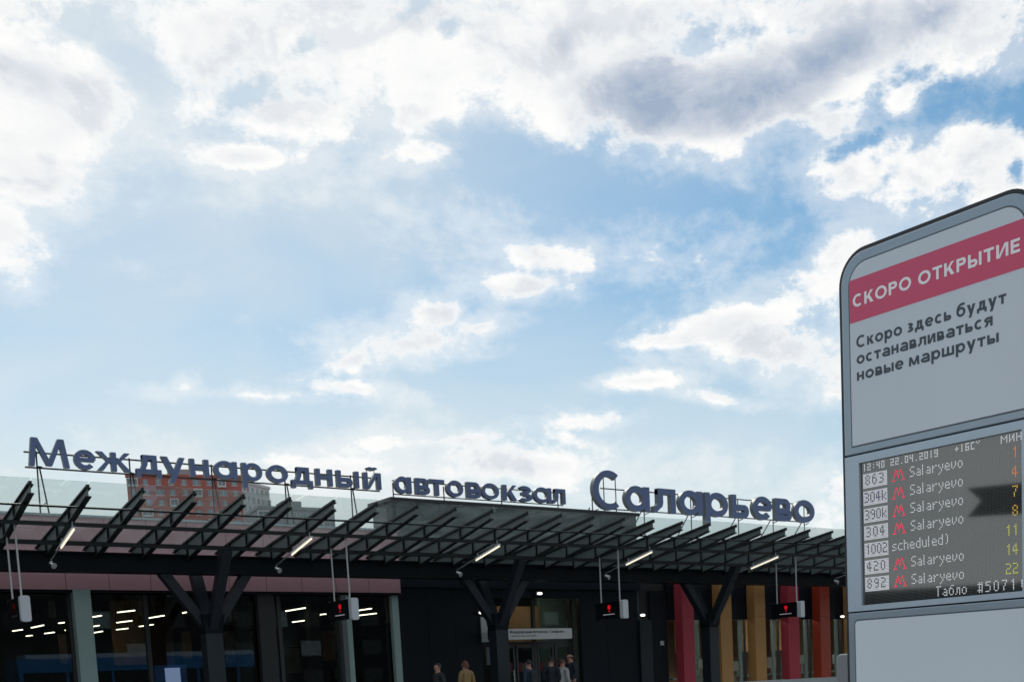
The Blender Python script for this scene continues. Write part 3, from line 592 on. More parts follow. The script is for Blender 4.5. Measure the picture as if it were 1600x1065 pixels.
# hanging gate displays
DG = {'0': '.###.#...##...##...##...##...#.###.', '1': '..#...##....#....#....#....#...###.'}
disp0 = None
for i, (x, lab) in enumerate(((5.05, 'leftmost black gate display hanging on two rods, seen almost end on'), (12.05, 'second black gate display hanging on two rods in front of the glazed hall'), (20.12, 'black gate display hanging on two rods right of the entrance door'), (27.2, 'black gate display hanging in front of the crimson fin by the pylon'))):
    e = empty('gate_display', (x, 26.2, 2.8), lab, 'display', 'gate displays hung from the canopy')
    c = Vector((x, 0, 0))
    obj('display_body', MB().box(x - .08, x + .10, 25.78, 26.80, 2.80, 3.26), 'screen_black', e)
    capm = MB(); pr = []
    for cx, cz, a0 in ((.055, 3.235, 0), (-.035, 3.235, 90), (-.035, 2.815, 180), (.055, 2.815, 270)):
        for j in range(5): pr.append((x + cx + .045 * math.cos(R(a0 + j * 22.5)), cz + .045 * math.sin(R(a0 + j * 22.5))))
    capm.prism(pr, lambda u, v, d: (u, d, v), 25.62, 25.775); obj('end_cap', capm, 'cap_grey', e)
    capm = MB(); capm.prism(pr, lambda u, v, d: (u, d, v), 26.805, 26.93); obj('end_cap', capm, 'screen_black', e)
    obj('hanger_rod', MB().tube((x, 25.86, 3.26), (x, 25.86, zbot(25.86) + .0), .02, 8), 'rod_grey', e)
    obj('hanger_rod', MB().tube((x, 26.72, 3.26), (x, 26.72, zbot(26.72) + .0), .02, 8), 'rod_grey', e)
    q = MB()
    for j in range(12):
        for l in range(12):
            if (j - 5.5) ** 2 + (l - 5.5) ** 2 < 34: q.box(x - .083, x - .081, 26.19 + j * .012, 26.199 + j * .012, 3.05 + l * .0105, 3.0585 + l * .0105)
    q.box(x - .083, x - .081, 26.235, 26.285, 2.985, 3.02)
    tag(obj('red_symbol', q, 'led_red' if i else 'led_red_dim', e), kind='stuff')
    obj('white_line', MB().box(x - .083, x - .081, 26.02, 26.55, 2.905, 2.925), 'led_white_dim' if i else 'mullion', e)

# wall lamps, notices and the entrance sign
for x, z, lab in ((24.35, 3.13, 'small white lamp on the dark wall left of the crimson fin'), (20.31, 3.80, 'small white lamp above the entrance glazing'), (18.2, 3.22, 'small white lamp behind the middle forked column'), (34.15, 3.05, 'small white lamp right of the orange fin')):
    yy = 30.10
    e = empty('wall_lamp', (x, yy, z), lab, 'lamp', 'white lamps on the dark wall')
    obj('lamp_base', MB().box(x - .10, x + .10, yy + .04, 30.21 if x < 24.9 and x > 24 else 30.29, z - .04, z + .07), 'rail_black', e)
    q = MB(); pr = [(x + .05 * math.cos(R(a)) + (.025 if math.cos(R(a)) > 0 else -.025), z + .035 * math.sin(R(a))) for a in range(0, 360, 20)]
    q.prism(pr, lambda u, v, d: (u, d, v), yy - .03, yy + .035); obj('lamp_glass', q, 'wall_light', e)
e = empty('entrance_sign', (19.9, 29.85, 2.40), 'long white sign with small dark lettering hung in front of the entrance', 'sign')
def fS(u, v, d): return (u, 29.80 + d, v)
pr = []
for cx, cz, a0 in ((21.20, 2.68, 0), (18.50, 2.68, 90), (18.50, 2.44, 180), (21.20, 2.44, 270)):
    for j in range(4): pr.append((cx + .04 * math.cos(R(a0 + j * 30)), cz + .04 * math.sin(R(a0 + j * 30))))
obj('sign_board', MB().prism(pr, fS, 0, .12), 'white_paint', e)
obj('end_block', MB().box(18.26, 18.45, 29.81, 29.93, 2.40, 2.72), 'screen_black', e)
obj('blue_emblem', MB().box(18.55, 18.72, 29.794, 29.799, 2.58, 2.68).box(18.55, 18.66, 29.794, 29.799, 2.48, 2.54), 'sign_blue', e)
for nm_, tl in text_words('Международный автовокзал «Саларьево»', 18.95, 20.98, 2.585, .062, .088, .016, fS, -.004, -.001, .0001): obj('word', tl, 'print_dark', e)
q = MB(); u = 19.0
for w in (9, 4, 8, 6, 8): q.box(u, u + w * .022, 29.795, 29.799, 2.49, 2.515); u += w * .022 + .03
obj('sign_small_print', q, 'print_dark', e)
obj('bracket', MB().box(19.1, 19.16, 29.93, 30.29, 2.6, 2.66).box(20.9, 20.96, 29.93, 30.29, 2.6, 2.66), 'rail_black', e)
e = empty('wall_board', (18.5, 30.25, 2.3), 'pale board on the dark wall half hidden by the middle forked column', 'board')
obj('board', MB().box(18.24, 18.62, 30.24, 30.27, 2.36, 3.10), 'coping_grey', e); obj('board_edge', MB().box(18.22, 18.24, 30.235, 30.275, 2.34, 3.12), 'mullion', e)
e = empty('timetable_case', (18.45, 30.2, 1.6), 'narrow glazed notice case on the dark wall under the pale board', 'notice case')
obj('case', MB().box(18.36, 18.62, 30.22, 30.28, 1.68, 2.2), 'mullion', e); obj('notice', MB().box(18.38, 18.60, 30.214, 30.219, 1.70, 2.18), 'portal_panel', e); obj('case_lamp', MB().box(18.50, 18.60, 30.20, 30.213, 1.64, 1.68), 'wall_light', e)
e = empty('wall_socket', (25.2, 30.29, 2.22), 'small square white plate on the dark wall beside the crimson fin', 'wall plate')
obj('plate', MB().box(25.22, 25.36, 30.275, 30.297, 2.14, 2.28), 'white_paint', e); obj('plate_insert', MB().box(25.25, 25.29, 30.27, 30.2745, 2.17, 2.21).box(25.30, 25.34, 30.27, 30.2745, 2.22, 2.26), 'mullion', e)
for x, z0, z1, m, lab in ((19.95, 1.45, 1.74, 'poster_red', 'red poster inside the entrance doors, left one'), (20.75, 1.45, 1.74, 'poster_red', 'red poster with a white mark inside the entrance, middle one'), (21.55, 1.45, 1.8, 'poster_red', 'red poster inside the entrance, right one behind people')):
    e = empty('poster', (x, 31.6, z0), lab, 'poster'); obj('sheet', MB().box(x, x + .55, 31.6, 31.62, z0, z1), m, e); obj('stand', MB().box(x, x + .55, 31.62, 31.66, .05, z1), 'interior_dark', e)
    if x == 20.75: obj('white_mark', MB().box(x + .2, x + .3, 31.594, 31.599, z0 + .06, z0 + .3), 'white_paint', e)
# office things behind the right wing windows
for x, z0, z1, w, lab in ((28.0, 1.30, 1.64, .22, 'narrow white monitor behind the window between the crimson fin and the forked column'), (29.82, 1.16, 1.52, .44, 'white monitor behind the window between the two ochre fins'), (31.58, 1.22, 1.62, .43, 'large white monitor behind the window left of the right crimson fin'), (33.26, 1.32, 1.66, .25, 'white monitor behind the window left of the orange fin'), (35.15, 1.28, 1.64, .3, 'white monitor behind the window right of the orange fin')):
    e = empty('desk_monitor', (x, 31.4, 1.0), lab, 'monitor', 'monitors on the office desk')
    obj('screen_back', MB().box(x - w / 2, x + w / 2, 31.38, 31.43, z0, z1), 'white_paint', e); obj('monitor_stand', MB().box(x - .03, x + .03, 31.4, 31.44, 1.02, z0).box(x - .1, x + .1, 31.32, 31.52, 1.0, 1.02), 'cap_grey', e)
for x, w, lab in ((27.4, .5, 'stack of white papers behind the window left of the first ochre fin'), (28.85, .5, 'white papers low behind the window between the ochre fins'), (32.1, .6, 'pile of pale papers low behind the window left of the orange fin')):
    q = MB()
    for j in range(5): q.box(x - w / 2 + random.uniform(-.02, .02), x + w / 2 + random.uniform(-.02, .02), 30.75, 31.0, .80 + j * .03, .826 + j * .03)
    tag(obj('paper_stack', q, 'white_paint'), lab, 'papers')
e = empty('light_box', (9.9, 32.6, .05), 'blue and white advertising light box behind the hall glass', 'light box')
obj('case', MB().box(9.45, 10.3, 32.7, 32.85, .3, 2.0), 'sign_blue', e); obj('lit_poster', MB().box(9.72, 10.12, 32.69, 32.699, .45, 1.92), 'poster_glow', e)

# ------------------------------------------------------------------ roof signs
def sign_letters(e, letters, ybase, z0, H, cap, t, dep=.14):
    for ch, x0, x1 in letters:
        h = cap if ch in 'МС' else H
        q = MB(); s = x1 - x0
        put_glyph(q, ch, x0, z0, s, h, t, lambda u, v, d: (u, ybase + d, v), 0, dep, .0012, True, 1)
        o = obj('letter', q, ['letter_blue', 'letter_side'], e)
e = empty('roof_sign', (11, 31.3, 5.5), 'long blue grey roof sign reading Международный on thin trestle legs', 'roof sign', 'sign words on the terminal roof')
main = [('М', 6.56, 7.47), ('е', 7.58, 8.08), ('ж', 8.10, 8.91), ('д', 9.03, 9.65), ('у', 9.66, 10.26), ('н', 10.38, 10.87), ('а', 11.0, 11.62), ('р', 11.75, 12.30), ('о', 12.43, 13.02), ('д', 13.12, 13.73), ('н', 13.83, 14.32), ('ы', 14.45, 15.12), ('й', 15.27, 15.81)]
sign_letters(e, main, 31.3, 6.82, .46, .67, .126)
def rails(e, x0, x1, y, zs, r=.018):
    for z in zs: obj('rail', MB().tube((x0, y, z), (x1, y, z), r, 6), 'rail_black', e)
rails(e, 6.5, 15.83, 31.48, (6.80, 7.16), .022)
for x in (6.78, 8.93, 11.0, 13.0, 14.95):
    obj('trestle_leg', MB().tube((x, 31.5, 7.2), (x - .06, 31.4, 5.3), .02, 6).tube((x + .04, 31.5, 6.85), (x + .20, 31.45, 5.3), .02, 6).tube((x - .05, 31.4, 5.85), (x + .14, 31.46, 6.0), .014, 6).tube((x - .02, 31.48, 6.83), (x + .1, 31.48, 6.83), .016, 6), 'column_paint', e)
obj('breve_pin', MB().tube((15.42, 31.42, 7.16), (15.42, 31.42, 7.42), .012, 5).tube((15.66, 31.42, 7.16), (15.66, 31.42, 7.42), .012, 5), 'rail_black', e)
e = empty('roof_sign', (18.8, 30.7, 6.4), 'short blue grey roof sign reading автовокзал in lower case on the entrance portal', 'roof sign', 'sign words on the terminal roof')
av = [('а', 15.93, 16.46), ('в', 16.60, 17.05), ('т', 17.05, 17.54), ('о', 17.61, 18.17), ('в', 18.30, 18.78), ('о', 18.80, 19.42), ('к', 19.57, 20.06), ('з', 20.10, 20.63), ('а', 20.68, 21.35), ('л', 21.39, 21.89)]
sign_letters(e, av, 30.7, 6.66, .46, .6, .126)
rails(e, 15.93, 21.9, 30.87, (6.64, 7.02))
for x in (15.95, 17.6, 19.6, 21.7): obj('post', MB().tube((x, 30.88, 6.44), (x, 30.88, 6.96), .018, 6), 'rail_black', e)
e = empty('roof_sign', (28.8, 31.3, 5.5), 'largest blue grey roof sign word reading Саларьево right of the portal', 'roof sign', 'sign words on the terminal roof')
sa = [('С', 23.44, 24.66), ('а', 24.77, 25.84), ('л', 26.0, 27.01), ('а', 27.17, 28.27), ('р', 28.39, 29.50), ('ь', 29.68, 30.54), ('е', 30.74, 31.76), ('в', 31.92, 32.79), ('о', 32.93, 34.05)]
sign_letters(e, sa, 31.3, 6.70, .82, 1.24, .238, .18)
rails(e, 23.9, 33.6, 31.52, (6.74, 7.40), .022)
for x in (24.05, 24.55): obj('post', MB().tube((x, 31.53, 6.2), (x, 31.53, 7.85), .018, 6), 'rail_black', e)
for x in (23.55, 25.75, 27.9, 30.2, 32.0, 33.7):
    obj('trestle_leg', MB().tube((x, 31.53, 7.4), (x, 31.53, 5.2), .02, 6).tube((x - .1, 31.55, 6.75), (x - .1, 33.1, 5.1), .02, 6).tube((x, 31.53, 6.62), (x + .25, 31.53, 6.72), .016, 6), 'rail_black', e)

# ------------------------------------------------------------------ apartment blocks beyond the terminal
def block(name, label, p0, p1, depth_dir, depth, h, wallm, cols, rows_top, side_cols, col_w, floor=3.0, wm='window_glass_far', roof=True, h0=0):
    p0 = Vector(p0); p1 = Vector(p1); u = (p1 - p0); L = u.length; u.normalize(); nrm_ = Vector((u.y, -u.x, 0))
    e = empty(name, (p0.x, p0.y, 0), label, 'building')
    def fn(a, z, d): q = p0 + u * a - nrm_ * d; return (q.x, q.y, z)
    obj('wall', MB().prism([(0, 0), (L, 0), (L, h), (0, h)], fn, 0, depth), wallm, e)
    obj('roof_parapet', MB().prism([(-.3, h + .02), (L + .3, h + .02), (L + .3, h + .9), (-.3, h + .9)], fn, -.3, depth), wallm, e)
    obj('roof_shed', MB().prism([(L * .35, h + .92), (L * .6, h + .92), (L * .6, h + 3.0), (L * .35, h + 3.0)], fn, 3, depth * .6), 'wall_grey', e)
    rest = MB(); wp = None
    for r in range(int(h // floor)):
        z = h - 2.3 - r * floor
        if z < 2: break
        for c in range(cols):
            a = (c + .5) * L / cols + (.25 * ((r * 7 + c * 3) % 3 - 1))
            ww = col_w * (1.5 if (r + c * 2) % 5 == 0 else 1)
            quad = [(a - ww / 2, z), (a + ww / 2, z), (a + ww / 2, z + 1.6), (a - ww / 2, z + 1.6)]
            if r < rows_top:
                w = obj('window', MB().prism(quad, fn, -.03, .2), 'window_maroon' if (wm != 'window_glass_far' and (r + c) % 3 == 1) else 'window_glass_far', e)
                fr = MB(); x0, x1 = a - ww / 2, a + ww / 2; fr.prism([(x0 - .15, z - .15), (x1 + .15, z - .15), (x1 + .15, z), (x0 - .15, z)], fn, -.12, 0).prism([((x0 + x1) / 2 - .05, z), ((x0 + x1) / 2 + .05, z), ((x0 + x1) / 2 + .05, z + 1.6), ((x0 + x1) / 2 - .05, z + 1.6)], fn, -.09, 0)
                if (r * 3 + c * 5) % 7 == 0: fr.prism([(x0 - .5, z + 1.6), (x1 + .5, z + 1.6), (x1 + .5, z + 1.95), (x0 - .5, z + 1.95)], fn, -.5, 0).prism([(x0 - .5, z - .55), (x1 + .5, z - .55), (x1 + .5, z - .16), (x0 - .5, z - .16)], fn, -.5, 0).prism([(x0 - .5, z - .155), (x0 - .2, z - .155), (x0 - .2, z + 1.595), (x0 - .5, z + 1.595)], fn, -.5, 0).prism([(x1 + .2, z - .155), (x1 + .5, z - .155), (x1 + .5, z + 1.595), (x1 + .2, z + 1.595)], fn, -.5, 0)
                obj('window_frame', fr, 'window_frame_far', w)
            else: rest.prism(quad, fn, -.03, .2)
        # side windows on the left and right ends
    if rest.v: tag(obj('lower_windows', rest, 'window_glass_far', e), kind='stuff')
    # windows of the right end face
    def fn2(a, z, d): q = p0 + u * L - nrm_ * a + u * (-d); return (q.x, q.y, z)
    if side_cols:
        for r in range(rows_top):
            z = h - 2.3 - r * floor
            for c in range(side_cols):
                a = (c + .5) * depth / side_cols
                obj('window', MB().prism([(a - .6, z), (a + .6, z), (a + .6, z + 1.6), (a - .6, z + 1.6)], fn2, -.03, .2), 'window_glass_far', e)
    return e
S = 1.63
block('apartment_block', 'red brick apartment tower behind the left end of the terminal, its top floors showing', (64.4 * S, 230 * S, 0), (83.4 * S, 223.2 * S, 0), None, 16, 66.5, 'brick_red', 9, 8, 0, 1.5)
block('apartment_block', 'pale grey apartment tower with small windows adjoining the red one', (83.45 * S, 223.6 * S, 0), (91.3 * S, 229.5 * S, 0), None, 18, 65.3, 'wall_white', 6, 8, 0, 1.1, wm='maroon')
block('apartment_block', 'lower grey apartment block farther right behind the canopy glass', (128.5, 332, 0), (150.3, 329, 0), None, 18, 52.5, 'wall_grey', 7, 4, 0, 1.6)

# ------------------------------------------------------------------ people
def skin_obj(name, verts, edges, radii, m, parent, sub=2, loc=None):
    me = bpy.data.meshes.new(name); me.from_pydata(verts, edges, []); me.materials.append(MATS[m])
    o = bpy.data.objects.new(name, me); COL.objects.link(o); attach(o, parent)
    sk = o.modifiers.new('skin', 'SKIN'); sk.use_smooth_shade = True
    if not me.skin_vertices: bpy.context.view_layer.objects.active = o
    layer = me.skin_vertices[0] if me.skin_vertices else None
    for i, r in enumerate(radii):
        layer.data[i].radius = r if isinstance(r, tuple) else (r, r)
    layer.data[0].use_root = True
    ss = o.modifiers.new('sub', 'SUBSURF'); ss.levels = sub; ss.render_levels = sub
    return o
def person(x, y, hgt, face, label, top, legs, hair, coat=0.0, bald=False, pack=False, lean=0.0, arm=0.0, ground=.12):
    s = hgt / 1.8; e = empty('person', (x, y, ground), label, 'person')
    ca, sa_ = math.cos(R(face)), math.sin(R(face))       # facing direction in plan
    def P(f, l, z): return (x + (ca * f - sa_ * l) * s, y + (sa_ * f + ca * l) * s, ground + z * s)
    # f forward, l to the left
    V = [P(0, 0, .98), P(0, 0, 1.14), P(.01, 0, 1.34), P(.0, 0, 1.46), P(.02, 0, 1.53), P(.035 + lean, 0, 1.60), P(.03 + lean, 0, 1.68), P(.02 + lean, 0, 1.735)]
    Rr = [(.15, .12), (.125, .10), (.165, .115), (.09, .07), (.060, .062), (.084, .095), (.094, .108), (.075, .085)]
    Eg = [(i, i + 1) for i in range(7)]
    for g in (1, -1):
        b = len(V); V += [P(-.01, g * .19, 1.43), P(-.04 + arm * .3, g * .235, 1.16), P(.08 + arm, g * .22, .93 + arm * .5), P(.11 + arm * 1.1, g * .21, .84 + arm * .6)]
        Rr += [.058, .045, .033, (.02, .04)]; Eg += [(3, b), (b, b + 1), (b + 1, b + 2), (b + 2, b + 3)]
        b = len(V); V += [P(0, g * .09, .90), P(.02 * g + .01, g * .10, .50), P(-.02 * g, g * .10, .09), P(.06 - .02 * g, g * .11, .045), P(.17 - .02 * g, g * .12, .035)]
        Rr += [.085, .06, .042, .04, .032]; Eg += [(0, b), (b, b + 1), (b + 1, b + 2), (b + 2, b + 3), (b + 3, b + 4)]
    body = skin_obj('body', V, Eg, [tuple(q * s for q in r) if isinstance(r, tuple) else r * s for r in Rr], 'skin', e)
    # jacket
    V2 = [P(0, 0, .93 - coat * .45)] + [P(0, 0, .98), P(0, 0, 1.14), P(.01, 0, 1.34), P(0, 0, 1.46), P(.01, 0, 1.53)]
    R2 = [(.175 + coat * .06, .14 + coat * .04), (.175, .14), (.15, .125), (.185, .135), (.12, .10), (.085, .085)]
    E2 = [(i, i + 1) for i in range(5)]
    for g in (1, -1):
        b = len(V2); V2 += [P(-.01, g * .195, 1.43), P(-.04 + arm * .3, g * .24, 1.16), P(.07 + arm, g * .225, .94 + arm * .5)]; R2 += [.075, .062, .05]; E2 += [(4, b), (b, b + 1), (b + 1, b + 2)]
    skin_obj('jacket' if not coat else 'coat', V2, E2, [tuple(q * s for q in r) if isinstance(r, tuple) else r * s for r in R2], top, e)
    V3 = [P(0, 0, .95)]; R3 = [(.165, .13)]; E3 = []
    for g in (1, -1):
        b = len(V3); V3 += [P(0, g * .09, .88), P(.02 * g + .01, g * .10, .50), P(-.02 * g, g * .10, .11)]; R3 += [.10, .078, .062]; E3 += [(0, b), (b, b + 1), (b + 1, b + 2)]
    skin_obj('trousers', V3, E3, [tuple(q * s for q in r) if isinstance(r, tuple) else r * s for r in R3], legs, e)
    # hair: a cap over crown and nape, cut away at the face
    q = MB(); n, mrows = 14, 7; cx, cz = (.02 + lean, 1.675)
    for i in range(mrows + 1):
        ph = R(90 - i * 105 / mrows) if not bald else R(-5 - i * 30 / mrows)
        for j in range(n):
            th = 2 * math.pi * j / n; fr = math.cos(th); f_, l_ = math.cos(ph) * .118 * fr, math.cos(ph) * .103 * math.sin(th)
            if fr > .35 and i > mrows * .45: f_ *= .55
            q.v.append(P(cx - .012 + f_, l_, cz + math.sin(ph) * .12 - (.0 if not coat else max(0, -fr) * i * .012)))
    for i in range(mrows):
        for j in range(n): q.f.append((i * n + j, i * n + (j + 1) % n, (i + 1) * n + (j + 1) % n, (i + 1) * n + j)); q.mi.append(0)
    obj('hair', q, hair, e, True)
    # nose and ears
    q = MB(); a = P(.125 + lean, 0, 1.665); q.tube(P(.10 + lean, 0, 1.70), a, .010 * s, 6, .018 * s)
    for g in (1, -1): q.tube(P(.02 + lean, g * .082, 1.66), P(.015 + lean, g * .102, 1.69), .022 * s, 6, .026 * s)
    obj('face_features', q, 'skin', e, True)
    if pack:
        q = MB(); bx = [P(-.13, -.14, 1.02), P(-.13, .14, 1.02), P(-.30, .13, 1.02), P(-.30, -.13, 1.02), P(-.11, -.14, 1.42), P(-.11, .14, 1.42), P(-.24, .12, 1.45), P(-.24, -.12, 1.45)]
        q.add(bx, [(0, 3, 2, 1), (4, 5, 6, 7), (0, 1, 5, 4), (1, 2, 6, 5), (2, 3, 7, 6), (3, 0, 4, 7)])
        o = obj('backpack', q, 'cloth_grey'); tag(o, 'dark backpack on the back of a person at the entrance', 'backpack')
        bv = o.modifiers.new('bevel', 'BEVEL'); bv.width = .05; bv.segments = 3
    return e
person(19.45, 27.4, 1.80, 175, 'bald person in a dark suit facing left at the entrance', 'cloth_navy', 'cloth_navy', 'hair_dark', bald=True, arm=.1)
person(19.05, 27.3, 1.64, 20, 'brown haired person in a pale blouse half hidden by the person in the dark suit', 'cloth_white', 'cloth_navy', 'hair_brown')
person(18.75, 27.4, 1.70, 60, 'broad person in a dark blue jacket seen from behind at the doors', 'cloth_navy', 'cloth_black', 'hair_dark')
person(17.75, 27.0, 1.63, 100, 'person in a blue jacket with a backpack walking to the doors', 'cloth_blue', 'cloth_black', 'hair_dark', pack=True, lean=.01)
person(15.74, 27.0, 1.66, 95, 'person with reddish hair in a long mustard coat', 'cloth_yellow', 'cloth_black', 'hair_red', coat=1.0, arm=.06)
person(14.92, 27.0, 1.62, 180, 'person in black barely visible against the dark wall', 'cloth_grey', 'cloth_black', 'hair_dark')

# ------------------------------------------------------------------ blue bus parked beside the stop, outside the view, mirrored in the hall windows
B = empty('bus', (15, 4.2, 0), 'long blue city bus mirrored in the glass of the hall', 'bus')
bx0, bx1, by0, by1 = 10.5, 22.3, 2.2, 4.7
obj('bus_body', MB().box(bx0, bx1, by0, by1, .35, 1.25).box(bx0, bx1, by0, by1, 2.35, 2.95).box(bx0 + .02, bx0 + .2, by0, by1, 1.25, 2.35).box(bx1 - .2, bx1 - .02, by0, by1, 1.25, 2.35), 'bus_blue', B)
obj('bus_glazing', MB().box(bx0 + .05, bx1 - .05, by0 + .03, by1 - .03, 1.252, 2.348), 'bus_window', B)
obj('bus_roof', MB().box(bx0 + .4, bx1 - .4, by0 + .3, by1 - .3, 2.952, 3.15), 'bus_white', B)
for x in (12.4, 14.3, 16.2, 18.1, 20.0): obj('window_pillar', MB().box(x, x + .12, by1 - .028, by1 + .004, 1.25, 2.35), 'bus_blue', B)
for x in (13.3, 19.4):
    for y in (by0 + .02, by1 - .28):
        w = obj('wheel', MB().tube((x, y, .48), (x, y + .27, .48), .48, 20), 'tyre', B); obj('rim', MB().tube((x, y - .005, .48), (x, y + .275, .48), .26, 16), 'metal_bright', w)

ob = empty('reflection_block', (5, -75, 0), 'long dark block added out of view behind the stop to darken reflections in the hall windows', 'building')  # unseen block added to darken what the hall glass mirrors
obj('wall', MB().box(-45, 150, -88, -75, 0, 15), 'graphite_panel', ob); obj('roof', MB().box(-45.4, 150.4, -88.4, -74.6, 15.01, 15.6), 'coping_grey', ob)
for i in range(48):
    for z in (1.5, 5.0, 8.5, 12.0): obj('window', MB().box(-43.5 + i * 4, -41 + i * 4, -75.05, -74.96, z, z + 1.8), 'bus_window' if (i * 3 + int(z)) % 5 else 'window_glass_far', ob)
# ------------------------------------------------------------------ depot hall far to the left of the stop, seen only in the pylon's display glass
dp = empty('depot_hall', (-110, 95, 0), 'long low dark depot hall mirrored along the foot of the pylon display', 'building')
obj('wall', MB().beam((-150, 20, 4.4), (-60, 150, 4.4), 8, 8.8), 'graphite_panel', dp); obj('roof', MB().beam((-151, 18.5, 9.1), (-59, 151.5, 9.1), 10, .5), 'graphite_panel', dp)
for k in range(12):
    f = (k + .5) / 12; obj('gate', MB().beam((-150 + 90 * f + 3.35, 20 + 130 * f - 2.35, 2.2), (-150 + 90 * (f + .055) + 3.35, 20 + 130 * (f + .055) - 2.35, 2.2), .2, 4.2), 'graphite_panel', dp)
sb = empty('dark_banner', (-1.9, 6.3, 0), 'dark banner on a post left of the view, mirrored in the pylon display', 'banner')
obj('cloth', MB().add([(-1.80, 6.52, 2.60), (-2.30, 5.2, 2.55), (-2.30, 5.2, 2.86), (-1.80, 6.52, 2.87), (-1.84, 6.40, 2.74)], [(0, 1, 2, 3, 4)]).add([(-1.82, 6.52, 2.60), (-2.32, 5.2, 2.55), (-2.32, 5.2, 2.86), (-1.82, 6.52, 2.87), (-1.86, 6.40, 2.74)], [(0, 1, 2, 3, 4)]), 'screen_black', sb)
obj('post', MB().tube((-2.31, 5.2, 0), (-2.31, 5.2, 2.95), .035, 10), 'rod_grey', sb)
# ------------------------------------------------------------------ information pylon
K = empty('information_pylon', (4.02, 3.0, .11), 'tall light grey stop pylon with a red band, printed notice and dot matrix display', 'information pylon')
KW = .930
def fK(u, v, d): return (4.0 + .0314 * u + d, 3.492 - u, v)
def rrect(u0, u1, v0, v1, r, corners='tl tr', n=10):
    out = []
    def arc(cx, cy, a0): 
        for j in range(n + 1): out.append((cx + r * math.cos(R(a0 + 90 * j / n)), cy + r * math.sin(R(a0 + 90 * j / n))))
    if 'br' in corners: arc(u1 - r, v0 + r, 270)
    else: out.append((u1, v0))
    if 'tr' in corners: arc(u1 - r, v1 - r, 0)
    else: out.append((u1, v1))
    if 'tl' in corners: arc(u0 + r, v1 - r, 90)
    else: out.append((u0, v1))
    if 'bl' in corners: arc(u0 + r, v0 + r, 180)
    else: out.append((u0, v0))
    return out
ZT = 2.984
obj('core', MB().prism(rrect(-.014, KW + .014, .11, ZT + .016, .14), fK, .102, .16), 'pylon_gasket', K)
q = MB(); ra, rb = rrect(-.014, KW + .014, .11, ZT + .016, .14), rrect(-.002, KW + .002, .11, ZT + .002, .128)
for i in range(len(ra) - 1):
    q.prism([ra[i], ra[i + 1], rb[i + 1], rb[i]], fK, .004, .1015)
q.prism([ra[-1], ra[0], rb[0], rb[-1]], fK, .004, .1015)
obj('edge_gasket', q, 'pylon_gasket', K)
obj('display_back', MB().box(4.075, 4.10, 3.492 - .89, 3.492 - .05, 1.49, 2.13), 'pylon_gasket', K)
def cassette(v0, v1, corners, r=.125):
    return MB().prism(rrect(0, KW, v0, v1, r, corners), fK, .0, .10)
def bev(o, w=.004):
    b = o.modifiers.new('bevel', 'BEVEL'); b.width = w; b.segments = 2; b.limit_method = 'ANGLE'; return o
up = bev(obj('upper_cassette', cassette(2.152, ZT, 'tl tr'), 'pylon_frame', K))
obj('groove', MB().prism(rrect(.040, KW - .040, 2.182, ZT - .040, .098), fK, -.0010, .01), 'pylon_groove', up)
obj('notice_panel', MB().prism(rrect(.046, KW - .046, 2.188, ZT - .046, .092), fK, -.0022, .01), 'pylon_panel', up)
obj('red_band', MB().prism([(.0465, 2.700), (KW - .0465, 2.700), (KW - .0465, 2.876), (.0465, 2.876)], fK, -.0030, -.0023), 'band_red', up)
for _, m_ in text_words('СКОРО ОТКРЫТИЕ', .066, .862, 2.762, .05, .050, .0116, fK, -.0040, -.0031, .00004): obj('word', m_, 'print_white', up)
for _, m_ in text_words('Скоро здесь будут', .079, .802, 2.592, .0350, .048, .0106, fK, -.0032, -.0023, .00004, False): obj('word', m_, 'print_dark', up)
for _, m_ in text_words('останавливаться', .079, .742, 2.524, .0350, .048, .0106, fK, -.0032, -.0023, .00004, False): obj('word', m_, 'print_dark', up)
for _, m_ in text_words('новые маршруты', .079, .768, 2.456, .0350, .048, .0106, fK, -.0032, -.0023, .00004, False): obj('word', m_, 'print_dark', up)
mid = MB()     # frame round the display, butt jointed
mid.prism([(0, 1.478), (KW, 1.478), (KW, 1.502), (0, 1.502)], fK, 0, .10).prism([(0, 2.112), (KW, 2.112), (KW, 2.146), (0, 2.146)], fK, 0, .10)
mid.prism([(0, 1.502), (.076, 1.502), (.076, 2.112), (0, 2.112)], fK, 0, .10).prism([(.861, 1.502), (KW, 1.502), (KW, 2.112), (.861, 2.112)], fK, 0, .10)
md = obj('display_frame', mid, 'display_metal', K)
disp = obj('display', MB().prism([(.074, 1.500), (.863, 1.500), (.863, 2.114), (.074, 2.114)], fK, .012, .09), 'led_face', md)
lo = bev(obj('lower_cassette', cassette(.22, 1.472, ''), 'pylon_frame', K))
obj('groove', MB().prism(rrect(.034, KW - .034, .26, 1.442, .02, 'tl tr'), fK, -.0010, .01), 'pylon_groove', lo)
obj('blank_panel', MB().prism(rrect(.040, KW - .040, .266, 1.436, .016, 'tl tr'), fK, -.0022, .01), 'pylon_panel', lo)
obj('plinth', MB().prism(rrect(.03, KW - .03, .11, .214, .01, ''), fK, .02, .12), 'pylon_gasket', K)
